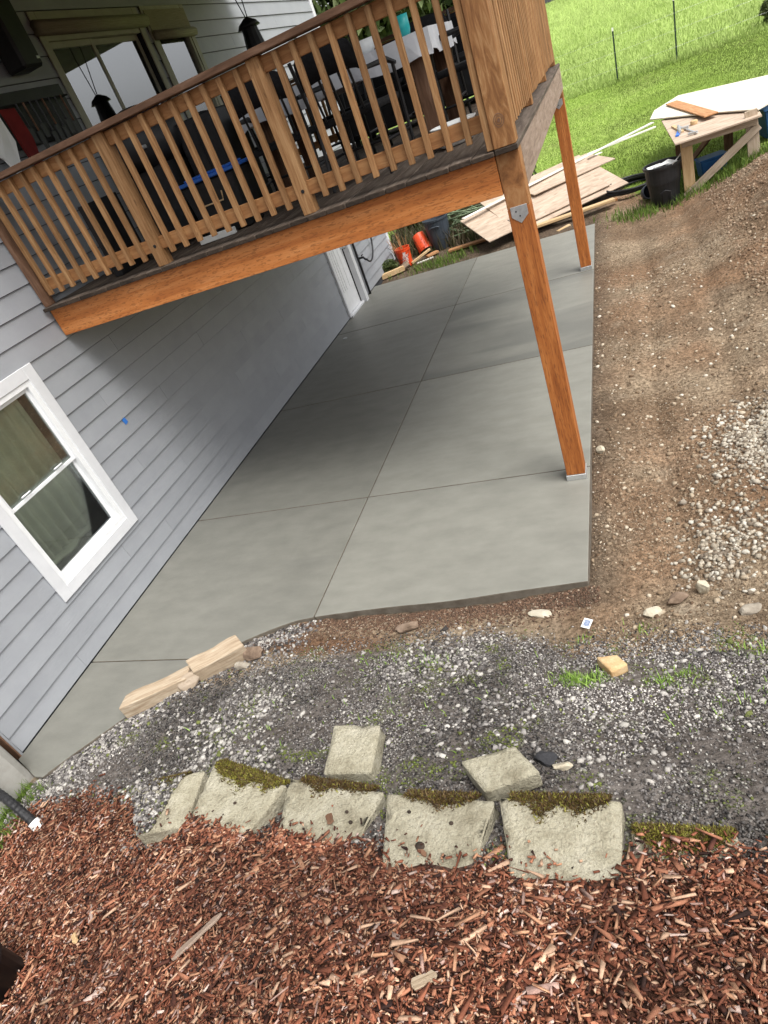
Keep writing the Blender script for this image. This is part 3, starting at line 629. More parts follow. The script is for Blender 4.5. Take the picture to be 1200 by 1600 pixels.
# cloth draped over the table
mb = MB(); N = 60; per = []
for i in range(N):
    t = i/N*4; s = int(t); u = t-s
    per.append([(1.73+1.69*u,5.53),(3.42,5.53+.99*u),(3.42-1.69*u,6.52),(1.73,6.52-.99*u)][s])
cxm, cym = 2.58, 6.02; vs = [(x,y,3.196) for x,y in per]; 
drop = [(x+(x-cxm)*.012*math.sin(i*1.9), y+(y-cym)*.02*math.sin(i*1.9), 3.045+.02*math.sin(i*.9)-.03*(i % 15 == 0)) for i,(x,y) in enumerate(per)]
mb.add(vs+drop, [tuple(range(N))]+[(i,(i+1)%N,N+(i+1)%N,N+i) for i in range(N)])
o = mb.build('tablecloth', M_cloth); o.modifiers.new('t','SOLIDIFY').thickness = .004; tag(o, 'white cloth draped over the long deck table', 'tablecloth')
def make_chair():
    e = empty('patio_chair', (0,0,0))
    mb = MB(); mb.box(-.24,.24,-.22,.25,.40,.45); mb.build('seat', M_fabric, e, None, bevel=.02, seg=2)
    n = 11; vs = []
    for side in (0, .03):
        for i in range(n):
            t = i/(n-1); a = math.pi*t; x = -.23*math.cos(a); zt = .78+.10*math.sin(a)**.6; zb = .66+.03*math.sin(a)
            for j in range(3): z = zb+(zt-zb)*j/2; vs.append((x, -.24-.16*(z-.45)-.03*(1-(x/.24)**2)+side, z))
    fs = []; q0 = (n-1)*3; o3 = n*3
    for s_ in (0, o3):
        for i in range(n-1):
            for j in range(2): fs.append((s_+i*3+j, s_+(i+1)*3+j, s_+(i+1)*3+j+1, s_+i*3+j+1))
    for i in range(n-1): fs.append((i*3+2,(i+1)*3+2,o3+(i+1)*3+2,o3+i*3+2)); fs.append((i*3,(i+1)*3,o3+(i+1)*3,o3+i*3))
    for j in range(2): fs.append((j,j+1,o3+j+1,o3+j)); fs.append((q0+j,q0+j+1,o3+q0+j+1,o3+q0+j))
    MB().add(vs, fs).build('backrest', M_fabric, e, None, smooth=True)
    for k in range(5):
        xs = -.16+k*.08; MB().tube([(xs,-.225,.44),(xs,-.29,.70)], .009, 6).build('back_slat', M_iron, e)
    for sx in (-1, 1):
        MB().tube([(sx*.25,.23,.0),(sx*.25,.24,.45),(sx*.26,.22,.63)], .014, 7).build('leg', M_iron, e)
        MB().tube([(sx*.25,-.30,.0),(sx*.25,-.22,.42),(sx*.25,-.30,.85)], .014, 7).build('leg', M_iron, e)
        MB().tube([(sx*.26,.26,.62),(sx*.27,.1,.655),(sx*.26,-.24,.65)], [.016,.02,.014], 7).build('armrest', M_iron, e)
    MB().tube([(-.25,.0,.2),(.25,.0,.2)], .01, 6).tube([(-.25,.235,.2),(-.25,-.26,.2)], .01, 6).tube([(.25,.235,.2),(.25,-.26,.2)], .01, 6).build('stretcher', M_iron, e)
    return e
def dup(root, M):
    r = root.copy(); COL.objects.link(r); r.matrix_basis = M; WM[r.name] = M.copy()
    for ch in list(root.children):
        c = ch.copy(); COL.objects.link(c); c.parent = r; c.matrix_basis = ch.matrix_basis.copy()
    return r
ch0 = make_chair()
cs = [(2.18,5.36,.12,'black rounded back patio chair at the house end of the long table, railing side'),(2.84,5.28,-.15,'black patio chair midway along the railing side of the long table'),
      (3.58,6.1,1.45,'black patio chair turned sideways by the corner post end of the table'),
      (2.2,6.85,3.1,'black patio chair beyond the long table, towards the house end'),(3.05,6.9,3.2,'black patio chair beyond the middle of the long table'),
      (1.42,6.2,-1.57,'black patio chair at the head of the table facing away from the house wall')]
for i, (x, y, a, lb) in enumerate(cs):
    M = T(x,y,DZ+.002) @ RZ(a)
    if i == 0: ch0.matrix_basis = M; WM[ch0.name] = M; e = ch0
    else: e = dup(ch0, M)
    tag(e, lb, 'chair', 'black chairs round the deck table')
def cup(x, y, z, r, h, mt, name, label, cat):
    e = MB().lathe([(r*.75,0),(r*.95,h*.3),(r,h),(r*.93,h),(r*.85,h*.35),(0.001,h*.1)], 16).build(name, mt, None, T(x,y,z), smooth=True); return tag(e, label, cat)
cup(2.45,5.72,3.20,.055,.15,M_teal,'tumbler','teal tumbler on the white tablecloth near the house end','tumbler')
cup(3.20,5.75,3.20,.055,.13,M_teal,'tumbler','teal tumbler on the tablecloth near the corner post','tumbler')
cup(2.85,5.8,3.20,.10,.09,M_white,'bowl','white bowl set on the tablecloth between the tumblers','bowl')
# bowl on the deck floor
e = MB().lathe([(.11,0),(.13,.01),(.165,.13),(.175,.14),(.166,.14),(.125,.02),(.001,.015)], 24).build('bowl', M_white, None, T(3.47,5.32,DZ+.002), smooth=True); tag(e, 'white bowl on the deck boards beside the corner post', 'bowl')
# covered grill
e = empty('dark_filler_sofa', (2.8,8.9,DZ), 'black sofa shape added along the far railing to darken the view', 'sofa')  # invented dark seat, fills the bright gap seen through the railing
box('base', 1.6, 3.75, 8.35, 9.2, DZ+.08, DZ+.36, M_black, e, bevel=.02); box('backrest', 1.6, 3.75, 9.05, 9.3, DZ+.361, DZ+.88, M_fabric, e, bevel=.04)
for x in (1.62,3.55): box('armrest', x, x+.18, 8.36, 9.04, DZ+.361, DZ+.62, M_black, e, bevel=.03)
for x in (1.82,2.40,2.98): box('cushion', x, x+.56, 8.38, 9.04, DZ+.362, DZ+.50, M_fabric, e, bevel=.04)
for x in (1.66,3.62):
    for y in (8.42,9.1): box('leg', x, x+.06, y, y+.06, DZ+.003, DZ+.079, M_iron, e)
e = empty('grill', (1.05,5.45,DZ), 'black domed barbecue grill behind the railing', 'grill')
MB().lathe([(.30,.62),(.36,.70),(.37,.80),(.33,.92),(.22,1.02),(.08,1.06),(.001,1.06)], 20).build('hood', M_black, e, T(.95,5.4,DZ), smooth=True)
box('cabinet', .70, 1.22, 5.15, 5.65, DZ+.10, DZ+.62, M_black, e, bevel=.01)
for x in (.74,1.18):
    for y in (5.2,5.6): box('leg', x-.02, x+.02, y-.02, y+.02, DZ+.002, DZ+.10, M_iron, e)
MB().tube([(.75,5.08,3.22),(1.15,5.08,3.22)], .014, 8).build('handle', M_galv, e)
# storage cart (black) and blue lidded tote
e = empty('storage_cabinet', (1.55,5.6,DZ), 'tall black storage cabinet between the grill and the table', 'cabinet')
box('carcass', 1.28, 1.66, 5.35, 5.85, DZ+.003, 3.28, M_black, e, bevel=.01); box('door_panel', 1.30, 1.465, 5.343, 5.349, DZ+.05, 3.24, M_iron, e); box('door_panel', 1.475, 1.64, 5.343, 5.349, DZ+.05, 3.24, M_iron, e)
e = empty('storage_tote', (1.62,5.0,DZ), 'black tote with a bright blue lid behind the railing', 'tote')
MB().add([(-.2,-.14,0),(.2,-.14,0),(.2,.14,0),(-.2,.14,0),(-.24,-.17,.40),(.24,-.17,.40),(.24,.17,.40),(-.24,.17,.40)], [(0,3,2,1),(4,5,6,7),(0,1,5,4),(1,2,6,5),(2,3,7,6),(3,0,4,7)]).build('body', M_black, e, T(1.66,5.0,DZ+.002), bevel=.012)
mb = MB(); mb.box(-.26,.26,-.19,.19,.405,.43); mb.box(-.2,.2,-.14,.14,.43,.445); mb.build('lid', M_bluelid, e, T(1.66,5.0,DZ+.002), bevel=.006)
MB().tube([(-.1,-.175,.30),(-.1,-.20,.24),(.1,-.20,.24),(.1,-.175,.30)], .006, 6).build('handle', M_lumber, e, T(1.66,5.0,DZ+.002))
o = box('pallet_frame', .62, .70, 4.62, 5.05, DZ+.003, 3.02, M_black, None, bevel=.004); tag(o, 'narrow black upright cabinet against the house wall siding', 'cabinet')
o = box('white_board', 1.05, 1.13, 4.72, 4.74, DZ+.003, DZ+.28, M_white, None); tag(o, 'short white board standing on the deck behind the railing', 'board')
o = box('white_board', 1.45, 1.78, 4.72, 4.76, DZ+.003, DZ+.05, M_white, None); tag(o, 'long white strip lying on the deck behind the bottom rail', 'board')
# loudspeaker on wall, tool rack, cloths
e = empty('wall_speaker', (.2,5.75,4.2), 'black box speaker hung high on the house wall', 'speaker')
box('cabinet', .03, .24, 5.38, 5.62, 4.05, 4.55, M_black, e, bevel=.02); box('badge', .241, .246, 5.56, 5.60, 4.10, 4.12, M_galv, e); box('bracket', .018, .03, 5.44, 5.56, 4.2, 4.4, M_iron, e)
e = empty('tool_rack', (.05,5.2,3.7), 'dark wall rack with a hanging bar above the railing', 'rack')
box('backboard', .018, .04, 4.66, 5.92, 3.55, 3.95, M_black, e); MB().tube([(.08,4.68,3.85),(.08,5.9,3.85)], .008, 6).tube([(.03,4.7,3.85),(.08,4.7,3.85)],.008,6).tube([(.03,5.88,3.85),(.08,5.88,3.85)],.008,6).build('bar', M_iron, e)
for k in range(8):
    y = 5.22+k*.082; L = [.30,.36,.28,.40,.33,.37,.3,.34][k]
    t = empty('barbecue_tool', (.09,y,3.85-L), 'long handled barbecue tool hanging from the dark wall rack', 'utensil', 'utensils hanging on the wall rack')
    MB().tube([(.09,y,3.855),(.095,y,3.855-L*.6)], .009, 6).build('handle', [M_iron,M_rail,M_iron][k % 3], t)
    mb = MB(); mb.box(.09,.097,y-.028,y+.028,3.855-L,3.855-L*.6); mb.build('blade', [M_iron,M_iron][k % 2], t, None, bevel=.003)
def hang(name, pts, x, mt, label, cat):
    N = len(pts); mb = MB(); vs = [(x+.02*math.sin(i*1.3), p[0], p[1]) for i, p in enumerate(pts)]
    mb.add(vs+[(v[0]+.02, v[1], v[2]) for v in vs], [tuple(range(N)), tuple(range(2*N-1,N-1,-1))]+[(i,(i+1)%N,N+(i+1)%N,N+i) for i in range(N)])
    return tag(mb.build(name, mt, None, None, bevel=.006, smooth=False), label, cat)
hang('towel', [(4.64,3.83),(4.90,3.80),(4.93,3.6),(4.86,3.42),(4.80,3.36),(4.72,3.50),(4.64,3.55)], .12, M_white, 'white towel hanging from the dark wall rack', 'towel')
hang('cloth', [(4.97,3.83),(5.12,3.82),(5.15,3.6),(5.12,3.38),(5.04,3.36),(4.99,3.5)], .11, M_red, 'dark red cloth hanging beside the white towel', 'cloth')
# hanging lantern
e = empty('hanging_lantern', (1.35,7.6,3.4), 'small black mesh lantern hanging by cords above the deck', 'lantern')
LX, LY, LZ = 1.07, 8.0, 3.70
MB().lathe([(.10,.0),(.115,.02),(.085,.22),(.0801,.23)], 12, cap_top=True).build('cage', M_iron, e, T(LX,LY,LZ), smooth=False)
MB().lathe([(.13,.225),(.10,.27),(.03,.31),(.001,.32)], 14).build('cap', M_iron, e, T(LX,LY,LZ), smooth=True)
MB().tube([(LX,LY,LZ+.31),(LX-.08,LY,LZ+.7),(LX-.1,LY,4.655)], .006, 5).tube([(LX+.02,LY,LZ+.31),(LX+.05,LY,LZ+.7),(LX+.04,LY,4.655)], .006, 5).build('cord', M_iron, e)
# blue painter's tape
o = box('tape_strip', .014, .016, 4.40, 4.445, 1.275, 1.335, M_tape, None, bevel=0); o.matrix_basis = WM[o.name] @ Matrix.Rotation(.25,4,'Y'); tag(o, 'torn square of blue painters tape on the grey siding', 'tape')

# ------------------------------------------------------------------ fixtures by the lower door
e = empty('hose_bib', (.05,11.4,.6), 'wall tap with a black hose looping from it by the white door', 'tap')
MB().tube([(.02,11.40,.62),(.10,11.40,.62),(.13,11.40,.57)], .02, 8).tube([(.09,11.36,.66),(.09,11.44,.66)], .012, 6).build('tap_body', M_iron, e, None, smooth=True)
pts = []
for i in range(20):
    t = i/19; a = -2.2+t*4.4; pts.append((.12+.03*math.sin(t*6), 11.72+.32*math.sin(a*.95)+(.1*t), .66-.30*math.cos(a*.75)+t*.25))
MB().tube([(.13,11.40,.56)]+pts[3:], .016, 7).build('hose_loop', M_black, e, None, smooth=True)
o = MB().tube([(.05,11.26,.0),(.05,11.26,2.2)], .022, 8).build('conduit_pipe', M_black, None, None, smooth=True); tag(o, 'thin black vertical pipe on the siding beside the tap', 'pipe')
o = MB().tube([(0,0,-.004),(0,0,.010)], .035, 12).tube([(0,0,.010),(0,0,.014)], .012, 8).build('metal_disc', M_galv, None, T(.24,9.13,.0)); tag(o, 'small round metal cap set in the patio concrete near the wall', 'cap')

# ------------------------------------------------------------------ retaining blocks, rocks, log and other single things on the ground
def hz(x, y): return float(H(np.array([x]), np.array([y]))[0])
def rough_mesh(mb, name, mt, cuts=3, amp=.006, seed=0, bevel=.0, fr=14, smooth=True):
    me = mb.mesh(name, None, bevel); bm = bmesh.new(); bm.from_mesh(me)
    bmesh.ops.subdivide_edges(bm, edges=bm.edges[:], cuts=cuts, use_grid_fill=True)
    bm.normal_update()
    co = np.array([v.co[:] for v in bm.verts]); nn = np.array([v.normal[:] for v in bm.verts])
    d = (fbm(co[:,0]*fr+co[:,2]*fr*.7+50, co[:,1]*fr-co[:,2]*fr*.6+50, seed, 3)-.45)*2*amp
    for v, dd, n in zip(bm.verts, d, nn): v.co += Vector(n)*float(dd)
    for f in bm.faces: f.smooth = smooth
    bm.to_mesh(me); bm.free(); me.materials.append(mt); return me
def place(name, me, label, cat, group=None, M=None, parent=None):
    o = bpy.data.objects.new(name, me); link(o, name, None, parent, M)
    return tag(o, label, cat, group) if parent is None else o
BL = [  # top face corners (far left, far right, near right, near left), top z, label, moss strip side
 ([(1.86,1.29),(2.25,1.405),(2.30,1.12),(2.04,1.05)], .555, 'dark mossy retaining block half buried in gravel at the end of the row', .5),
 ([(2.387,1.392),(2.85,1.29),(2.748,1.06),(2.412,1.10)], .665, 'tan retaining block with yellow moss along its corner', .9),
 ([(2.925,1.27),(3.385,1.235),(3.323,1.0),(2.963,1.04)], .765, 'stained tan retaining block with a mulch scrap lying in its middle', .75),
 ([(3.441,1.187),(3.865,1.19),(3.816,.905),(3.492,.915)], .842, 'tan retaining block with one round dark spot and brown moss', .65),
 ([(3.885,1.19),(4.302,1.205),(4.292,.90),(3.96,.905)], .862, 'large tan retaining block with thick dark moss on its far edge', .8),
 ([(4.325,1.12),(4.63,1.128),(4.62,.93),(4.33,.915)], .842, 'mulch covered retaining block with bright yellow green moss on the corner', .95)]
for i, (P, zt, lb, ms) in enumerate(BL):
    c = sum((Vector(p) for p in P), Vector((0,0)))/4
    e = empty('retaining_block', (c.x,c.y,zt-.17), lb, 'block', 'blocks in the mossy garden edging')
    tl = RX(random.uniform(-.03,.02)) @ RY(random.uniform(-.025,.025))
    M = T(c.x,c.y,zt) @ tl
    mb = MB().poly([(p[0]-c.x, p[1]-c.y) for p in P[::-1]], -.17, 0)
    me = rough_mesh(mb, 'block_body', M_block, cuts=14, amp=.006, seed=40+i, bevel=.007, fr=26)
    place('block_body', me, None, None, None, M, e)
    # moss tufts along the far edge
    rm = np.random.default_rng(90+i); n = [5000,9000,6000,6000,9000,7000][i]; A, B = np.array(P[0]), np.array(P[1]); C_, D_ = np.array(P[3]), np.array(P[2])
    t = rm.uniform(.5-ms/2, .5+ms/2, n); wd = .015+.11*np.clip(fbm(t*6+i*5, t*0+i, 5)-.22, 0, 1)*[1.1,1.4,.6,.7,1.0,1.2][i]
    wd = wd*np.sin(np.pi*np.clip((t-.5+ms/2)/ms,0.02,.98))**.6
    u = -.04+(wd+.04)*rm.uniform(0,1,n)**1.3*np.where(rm.uniform(0,1,n) < .12, 1.35, 1)
    p0 = A+(B-A)*t[:,None]; dr_ = (C_+(D_-C_)*t[:,None])-p0; dr_ /= np.linalg.norm(dr_,axis=1)[:,None]; q_ = p0+dr_*u[:,None]
    zz = zt+np.where(u < .004, (u-.004)*1.1, 0)+rm.uniform(-.002,.008,n)
    hh = rm.uniform(.004,.013,n); ww = rm.uniform(.0015,.004,n); aa = rm.uniform(0,6.28,n); lx, ly = rm.normal(0,.006,n), rm.normal(0,.006,n)
    b0 = np.stack([q_[:,0],q_[:,1],zz-.004],1); wv = np.stack([np.cos(aa)*ww,np.sin(aa)*ww,0*aa],1); tv = b0+np.stack([lx,ly,hh],1)
    v = np.stack([b0-wv,b0+wv,tv+wv*.4,tv-wv*.4],1); F = np.arange(n*4).reshape(n,4)
    mp_ = np.array([(.045,.027,.013),(.085,.052,.018),(.10,.080,.020),(.15,.14,.025),(.22,.21,.035)]); pr_ = [[.3,.3,.25,.1,.05],[.12,.22,.33,.23,.10],[.4,.35,.18,.05,.02],[.4,.35,.18,.05,.02],[.34,.34,.2,.08,.04],[.15,.2,.25,.2,.2]][i]
    mo = bpy.data.objects.new('moss', np_mesh('moss', v.reshape(-1,3), F, M_leaf, np.repeat(mp_[rm.choice(5,n,p=pr_)]*rm.uniform(.8,1.5,(n,1)),4,axis=0))); link(mo, 'moss', None, e); mo['kind'] = 'stuff'
for (x, y, z, r) in ((3.62,1.0,.842,.015),(3.72,1.09,.842,.007),(3.55,1.12,.842,.006),(3.28,1.10,.765,.007),(3.25,1.14,.765,.006),(2.62,1.19,.665,.007)):
    par = [o for o in bpy.data.objects if o.name.startswith('retaining_block')]; par = min(par, key=lambda o: (WM[o.name].translation.xy-Vector((x,y))).length)
    MB().lathe([(r*.4,.004),(r,.001),(r*1.05,-.004)], 9, cap_top=False, sx=1.2).lathe([(.0005,.0045),(r*.4,.004)], 9, cap_bot=False).build('dark_spot', M_endgrain, par, T(x,y,z+.004), smooth=True)
def loose(P, zt, th, tilt, lb, seed):
    c = sum((Vector(p) for p in P), Vector((0,0)))/len(P)
    me = rough_mesh(MB().poly([(p[0]-c.x, p[1]-c.y) for p in P], -th, 0), 'loose_block', M_block, cuts=8, amp=.006, seed=seed, bevel=.006)
    return place('loose_block', me, lb, 'block', None, T(c.x,c.y,zt) @ RX(tilt[0]) @ RY(tilt[1]))
loose([(3.030,1.345),(3.255,1.365),(3.235,1.605),(2.999,1.59)], .685, .10, (.02,.04), 'pale broken block with a chipped corner on the gravel above the row', 70)
loose([(3.813,1.238),(4.008,1.334),(3.901,1.444),(3.697,1.36)], .80, .09, (-.02,.03), 'small tan paver tilted against the largest mossy block', 71)
me = rough_mesh(MB().poly([(4.135-4.21,2.281-2.23),(4.212-4.21,2.165-2.23),(4.29-4.21,2.222-2.23),(4.239-4.21,2.295-2.23)], 0, .055), 'brick_piece', M_brick, cuts=4, amp=.004, seed=3, bevel=.004)
place('brick_piece', me, 'tan broken brick beside green grass on the gravel slope', 'brick', None, T(4.20,2.26,hz(4.20,2.26)-.002) @ RX(-.15))
def rock(x, y, r, sx, sy, sz, mt, lb, seed, rz=0, sink=.35):
    bm = bmesh.new(); bmesh.ops.create_icosphere(bm, subdivisions=3, radius=1)
    rs = np.random.default_rng(seed); pl = rs.normal(size=(14,3)); pl /= np.linalg.norm(pl, axis=1)[:,None]
    for v in bm.verts:
        d = v.co.copy()
        for p in pl:
            k = d.dot(Vector(p)); 
            if k > .58: d -= Vector(p)*(k-.58)*.97
        n = float(fbm(np.array([d.x*2.5+seed]), np.array([d.y*2.5+d.z*2+seed]), seed, 3)[0])
        d *= .95+.35*n; v.co = (d.x*r*sx, d.y*r*sy, d.z*r*sz)
    me = bpy.data.meshes.new('rock'); 
    bm.to_mesh(me); bm.free(); me.materials.append(mt)
    return place('rock', me, lb, 'rock', None, T(x,y,hz(x,y)+r*sz*(1-sink)) @ RZ(rz))
rock(4.69,2.99,.062,.9,.8,.95,M_palerock,'upright tan rock with a squared top at the dirt edge',1)
rock(4.545,2.93,.070,1.1,.7,.75,M_brownrock,'dark brown angular rock leaning between two tan rocks',2,.6)
rock(4.41,2.82,.068,1.2,.6,.42,M_palerock,'flat oblong buff rock lying by the slab corner',3,.15)
rock(3.73,2.94,.065,1.2,.7,.4,M_palerock,'flat pale rock under the front edge of the slab',4,-.4)
rock(4.10,4.80,.042,1,.9,.9,M_palerock,'round white rock beside the foot of the front post',5)
rock(4.89,2.78,.055,1.2,.8,.5,M_rock,'grey flat rock at the edge of the gravel by the dirt',6,.5)
rock(4.55,3.80,.025,1,1,.8,M_palerock,'small cream stone on bare dirt below the white gravel pile',7)
rock(4.66,3.98,.03,1.2,1,.8,M_rock,'dark grey stone at the foot of the white gravel pile',8)
rock(1.69,2.62,.075,1.1,.9,.75,M_brownrock,'dark crusted clod of soil at the end of the timber offcut',9)
rock(1.63,2.52,.055,1.1,.8,.7,M_rock,'pinkish grey rock wedged beside the timber offcut',10,.4)
rock(3.98,1.50,.05,1.2,.8,.6,M_darkrock,'black lumpy stone beside the tilted paver',11)
rock(4.06,1.46,.035,1.5,.7,.6,M_palerock,'pale chip of stone beside the black lumpy stone',12,.3)
rock(2.85,2.86,.07,1.3,.7,.6,M_brownrock,'rusty clod of earth under the slab edge',13,.2)
# card dropped on the dirt
e = empty('card', (4.03,2.78,hz(4.03,2.78)+.02), 'small white card with a dark blue picture lying on the dirt', 'card')
M = T(4.035,2.78,hz(4.035,2.78)+.022) @ RX(.15) @ RZ(-.35)
MB().box(-.026,.026,-.034,.034,0,.002).build('sheet', M_print, e, M); MB().box(-.017,.017,-.022,.024,.0022,.003).build('picture', M_pocket, e, M)
# timber offcut with a burl
e = empty('timber_offcut', (1.2,2.42,.0), 'pale peeled timber offcut with a big knot lying on the slab edge', 'timber')
def section(L, w, h, M, seed, skew):
    mb = MB(); vs = []
    for k, x in enumerate(np.linspace(-L/2, L/2, 7)):
        a = w/2*(1+.05*math.sin(k*1.7+seed)); b = h/2*(1+.05*math.cos(k*1.3+seed)); ex = skew*(k in (0,6))
        for (sy, sz) in ((-1,-1),(1,-1),(1,1),(-1,1)): vs.append((x+ex*sy*.02+random.uniform(-.004,.004)*(k in (0,6)), sy*a+random.uniform(-.003,.003), sz*b+random.uniform(-.003,.003)))
    mb.add(vs, [(i*4+k,i*4+(k+1)%4,(i+1)*4+(k+1)%4,(i+1)*4+k) for i in range(6) for k in range(4)]+[(0,1,2,3),(27,26,25,24)])
    place('timber_section', rough_mesh(mb, 'timber_section', M_rawpost, cuts=3, amp=.003, seed=seed, bevel=.006, fr=20, smooth=False), None, None, None, M, e)
LA = math.atan2(.46,.72)
section(.52, .125, .115, T(1.035,2.275,.062) @ RZ(LA-.03), 5, 1)
section(.40, .150, .140, T(1.43,2.555,.078) @ RZ(LA+.07) @ RX(.10), 6, -1)
mb = MB(); vs = []; rings = [(.070,.0),(.066,.016),(.055,.026),(.046,.022),(.040,.027),(.030,.022),(.024,.026),(.012,.020),(.001,.020)]
for i, (r, h) in enumerate(rings):
    for k in range(18): t = 2*math.pi*k/18; rr_ = r*(1+.10*math.sin(2*t+.6)+.05*math.sin(3*t)); vs.append((rr_*1.2*math.cos(t), -h, rr_*.95*math.sin(t)))
mb.add(vs, [(i*18+k,i*18+(k+1)%18,(i+1)*18+(k+1)%18,(i+1)*18+k) for i in range(len(rings)-1) for k in range(18)])
mb.build('knot', M_oldlum, e, T(1.235,2.405,.072) @ RZ(LA) @ T(0,-.058,0) @ RX(-.45), smooth=True)
# drain pipe with white collar, pot rim at the frame edge
e = empty('drain_pipe', (.5,1.3,.05), 'black corrugated drain pipe with a white collar beside the mulch', 'pipe')
ctl = [(-.05,1.46,.02),(.12,1.42,.13),(.32,1.38,.195),(.50,1.33,.195),(.62,1.29,.14),(.69,1.265,.07)]; pts = []
for i in range(40):
    u = i/39*5; k = min(int(u),4); f_ = u-k; g0,g1,g2,g3 = [Vector(ctl[max(0,min(5,k+d))]) for d in (-1,0,1,2)]
    pts.append(tuple(.5*((2*g1)+(g2-g0)*f_+(2*g0-5*g1+4*g2-g3)*f_**2+(3*g1-g0-3*g2+g3)*f_**3)))
rr = [.026+.0035*(k % 2) for k in range(40)]
MB().tube(pts, rr, 12).build('pipe', M_black, e, None, smooth=False)
d = (Vector(pts[-1])-Vector(pts[-4])).normalized(); p = Vector(pts[-1])
MB().tube([p-d*.01, p+d*.035, p+d*.036, p+d*.055], [.036,.036,.044,.044], 14).build('collar', M_white, e)
o = MB().lathe([(.10,0),(.12,.02),(.14,.24),(.152,.245),(.152,.27),(.135,.27),(.11,.05),(.001,.04)], 24).build('plant_pot', M_black, None, T(1.66,.40,hz(1.66,.40)-.05) @ RX(.1), smooth=True); tag(o, 'black nursery pot half sunk in the mulch', 'pot')

# ------------------------------------------------------------------ yard: work table
def wt(name, *a, **k): return box(name, *a, **k)
e = empty('work_table', (5.9,12.6,0), 'rough plywood work table on lumber legs with a diagonal brace', 'table')
mb = MB().poly([(5.27,13.9),(5.30,11.52),(6.44,11.62),(6.6,13.9)], .80, .82); mb.build('table_top', M_ply, e)
box('apron', 5.40, 6.40, 11.70, 11.735, .70, .798, M_oldlum, e); box('apron', 5.42, 6.4, 13.6, 13.635, .70, .798, M_oldlum, e)
board('leg', (5.475,11.80,hz(5.48,11.8)-.02), (5.465,11.80,.79), .16, .04, M_lumber, e, up=(0,1,0))
board('leg', (6.36,11.775,hz(6.36,11.78)-.05), (6.325,11.775,.9), .16, .04, M_oldlum, e, up=(0,1,0))
board('leg', (5.5,13.55,hz(5.5,13.55)-.02), (5.5,13.55,.79), .14, .04, M_rail, e, up=(0,1,0)); board('leg', (6.25,13.55,-.05), (6.25,13.55,.79), .14, .04, M_rail, e, up=(0,1,0))
board('brace', (5.40,11.73,hz(5.4,11.73)-.01), (6.42,11.73,.68), .11, .036, M_oldlum, e, up=(0,1,0))
board('brace', (5.5,13.0,.1), (5.85,11.9,.75), .09, .036, M_rail, e, up=(1,0,0))
o = MB().poly([(5.10,14.1),(5.62,13.30),(6.05,12.62),(6.44,11.90),(6.62,12.1),(7.3,14.3),(5.7,15.7),(5.22,14.9)], .845, .862).build('cream_panel', M_panel, None, None); tag(o, 'large cream coloured sheet lying across the work table', 'panel')
o = board('plank', (5.52,14.95,.885), (5.90,12.50,.885), .20, .02, M_wetlum); tag(o, 'brown plank lying on the cream sheet of the work table', 'plank')
# bar clamp, knife, tape measure, offcuts on the table
e = empty('bar_clamp', (5.55,12.3,.83), 'silver bar clamp lying on the plywood table', 'clamp')
board('bar', (5.44,12.75,.84), (5.62,11.72,.84), .03, .012, M_galv, e); board('jaw', (5.40,12.35,.855), (5.56,12.30,.855), .05, .04, M_galv, e); board('jaw', (5.50,11.78,.85), (5.63,11.74,.85), .045, .03, M_galv, e); MB().tube([(5.42,12.1,.86),(5.44,12.6,.86)], .022, 8).build('handle', M_galv, e)
o = board('utility_knife', (5.37,12.0,.835), (5.43,12.35,.835), .05, .025, M_bluelid); tag(o, 'blue handled tool at the corner of the plywood table', 'tool')
o = MB().lathe([(.05,0),(.055,.01),(.055,.05),(.04,.06)], 12, cap_top=True).build('tape_measure', M_lumber, None, T(5.66,12.55,.822), smooth=False); tag(o, 'yellow tape measure beside the brown plank on the table', 'tape measure')
o = board('offcut', (5.38,12.9,.835), (5.46,12.2,.835), .05, .025, M_lumber); tag(o, 'short pale wood strip beside the bar clamp on the table', 'wood strip')
# trash can
e = empty('trash_can', (5.1,11.9,hz(5.1,11.9)), 'black wheeled trash can filled with white scraps by the table', 'trash can')
TZ = hz(5.12,11.85)-.01; M = T(5.12,11.88,TZ)
MB().lathe([(.20,0),(.205,.02),(.235,.36),(.25,.365),(.26,.58),(.285,.585),(.285,.62),(.262,.62),(.25,.40),(.19,.03),(.001,.03)], 28).build('body', M_black, e, M, smooth=False)
MB().tube([(-.05,-.235,.05),(-.07,-.25,.24),(.0,-.262,.27),(.07,-.25,.24),(.05,-.235,.05)], .012, 6).build('moulding', M_black, e, M, smooth=True)
MB().tube([(.26,.1,.60),(.30,.08,.68),(.28,-.02,.69),(.2,-.2,.66),(.12,-.26,.61)], .01, 6).build('rim_handle', M_galv, e, M, smooth=True)
for k, (x, y, a, tl) in enumerate([(-.10,-.04,.3,.2),(.03,.03,-.4,-.25),(.10,-.1,1.0,.3),(-.02,-.14,.1,-.1)]):
    o = MB().box(-.11,.11,-.09,.09,0,.012).build('scrap_sheet', M_white, None, M @ T(x,y,.585+k*.012) @ RZ(a) @ RX(tl), bevel=.003); tag(o, 'white scrap sheet piled inside the black trash can', 'scrap', 'white scraps in the trash can')
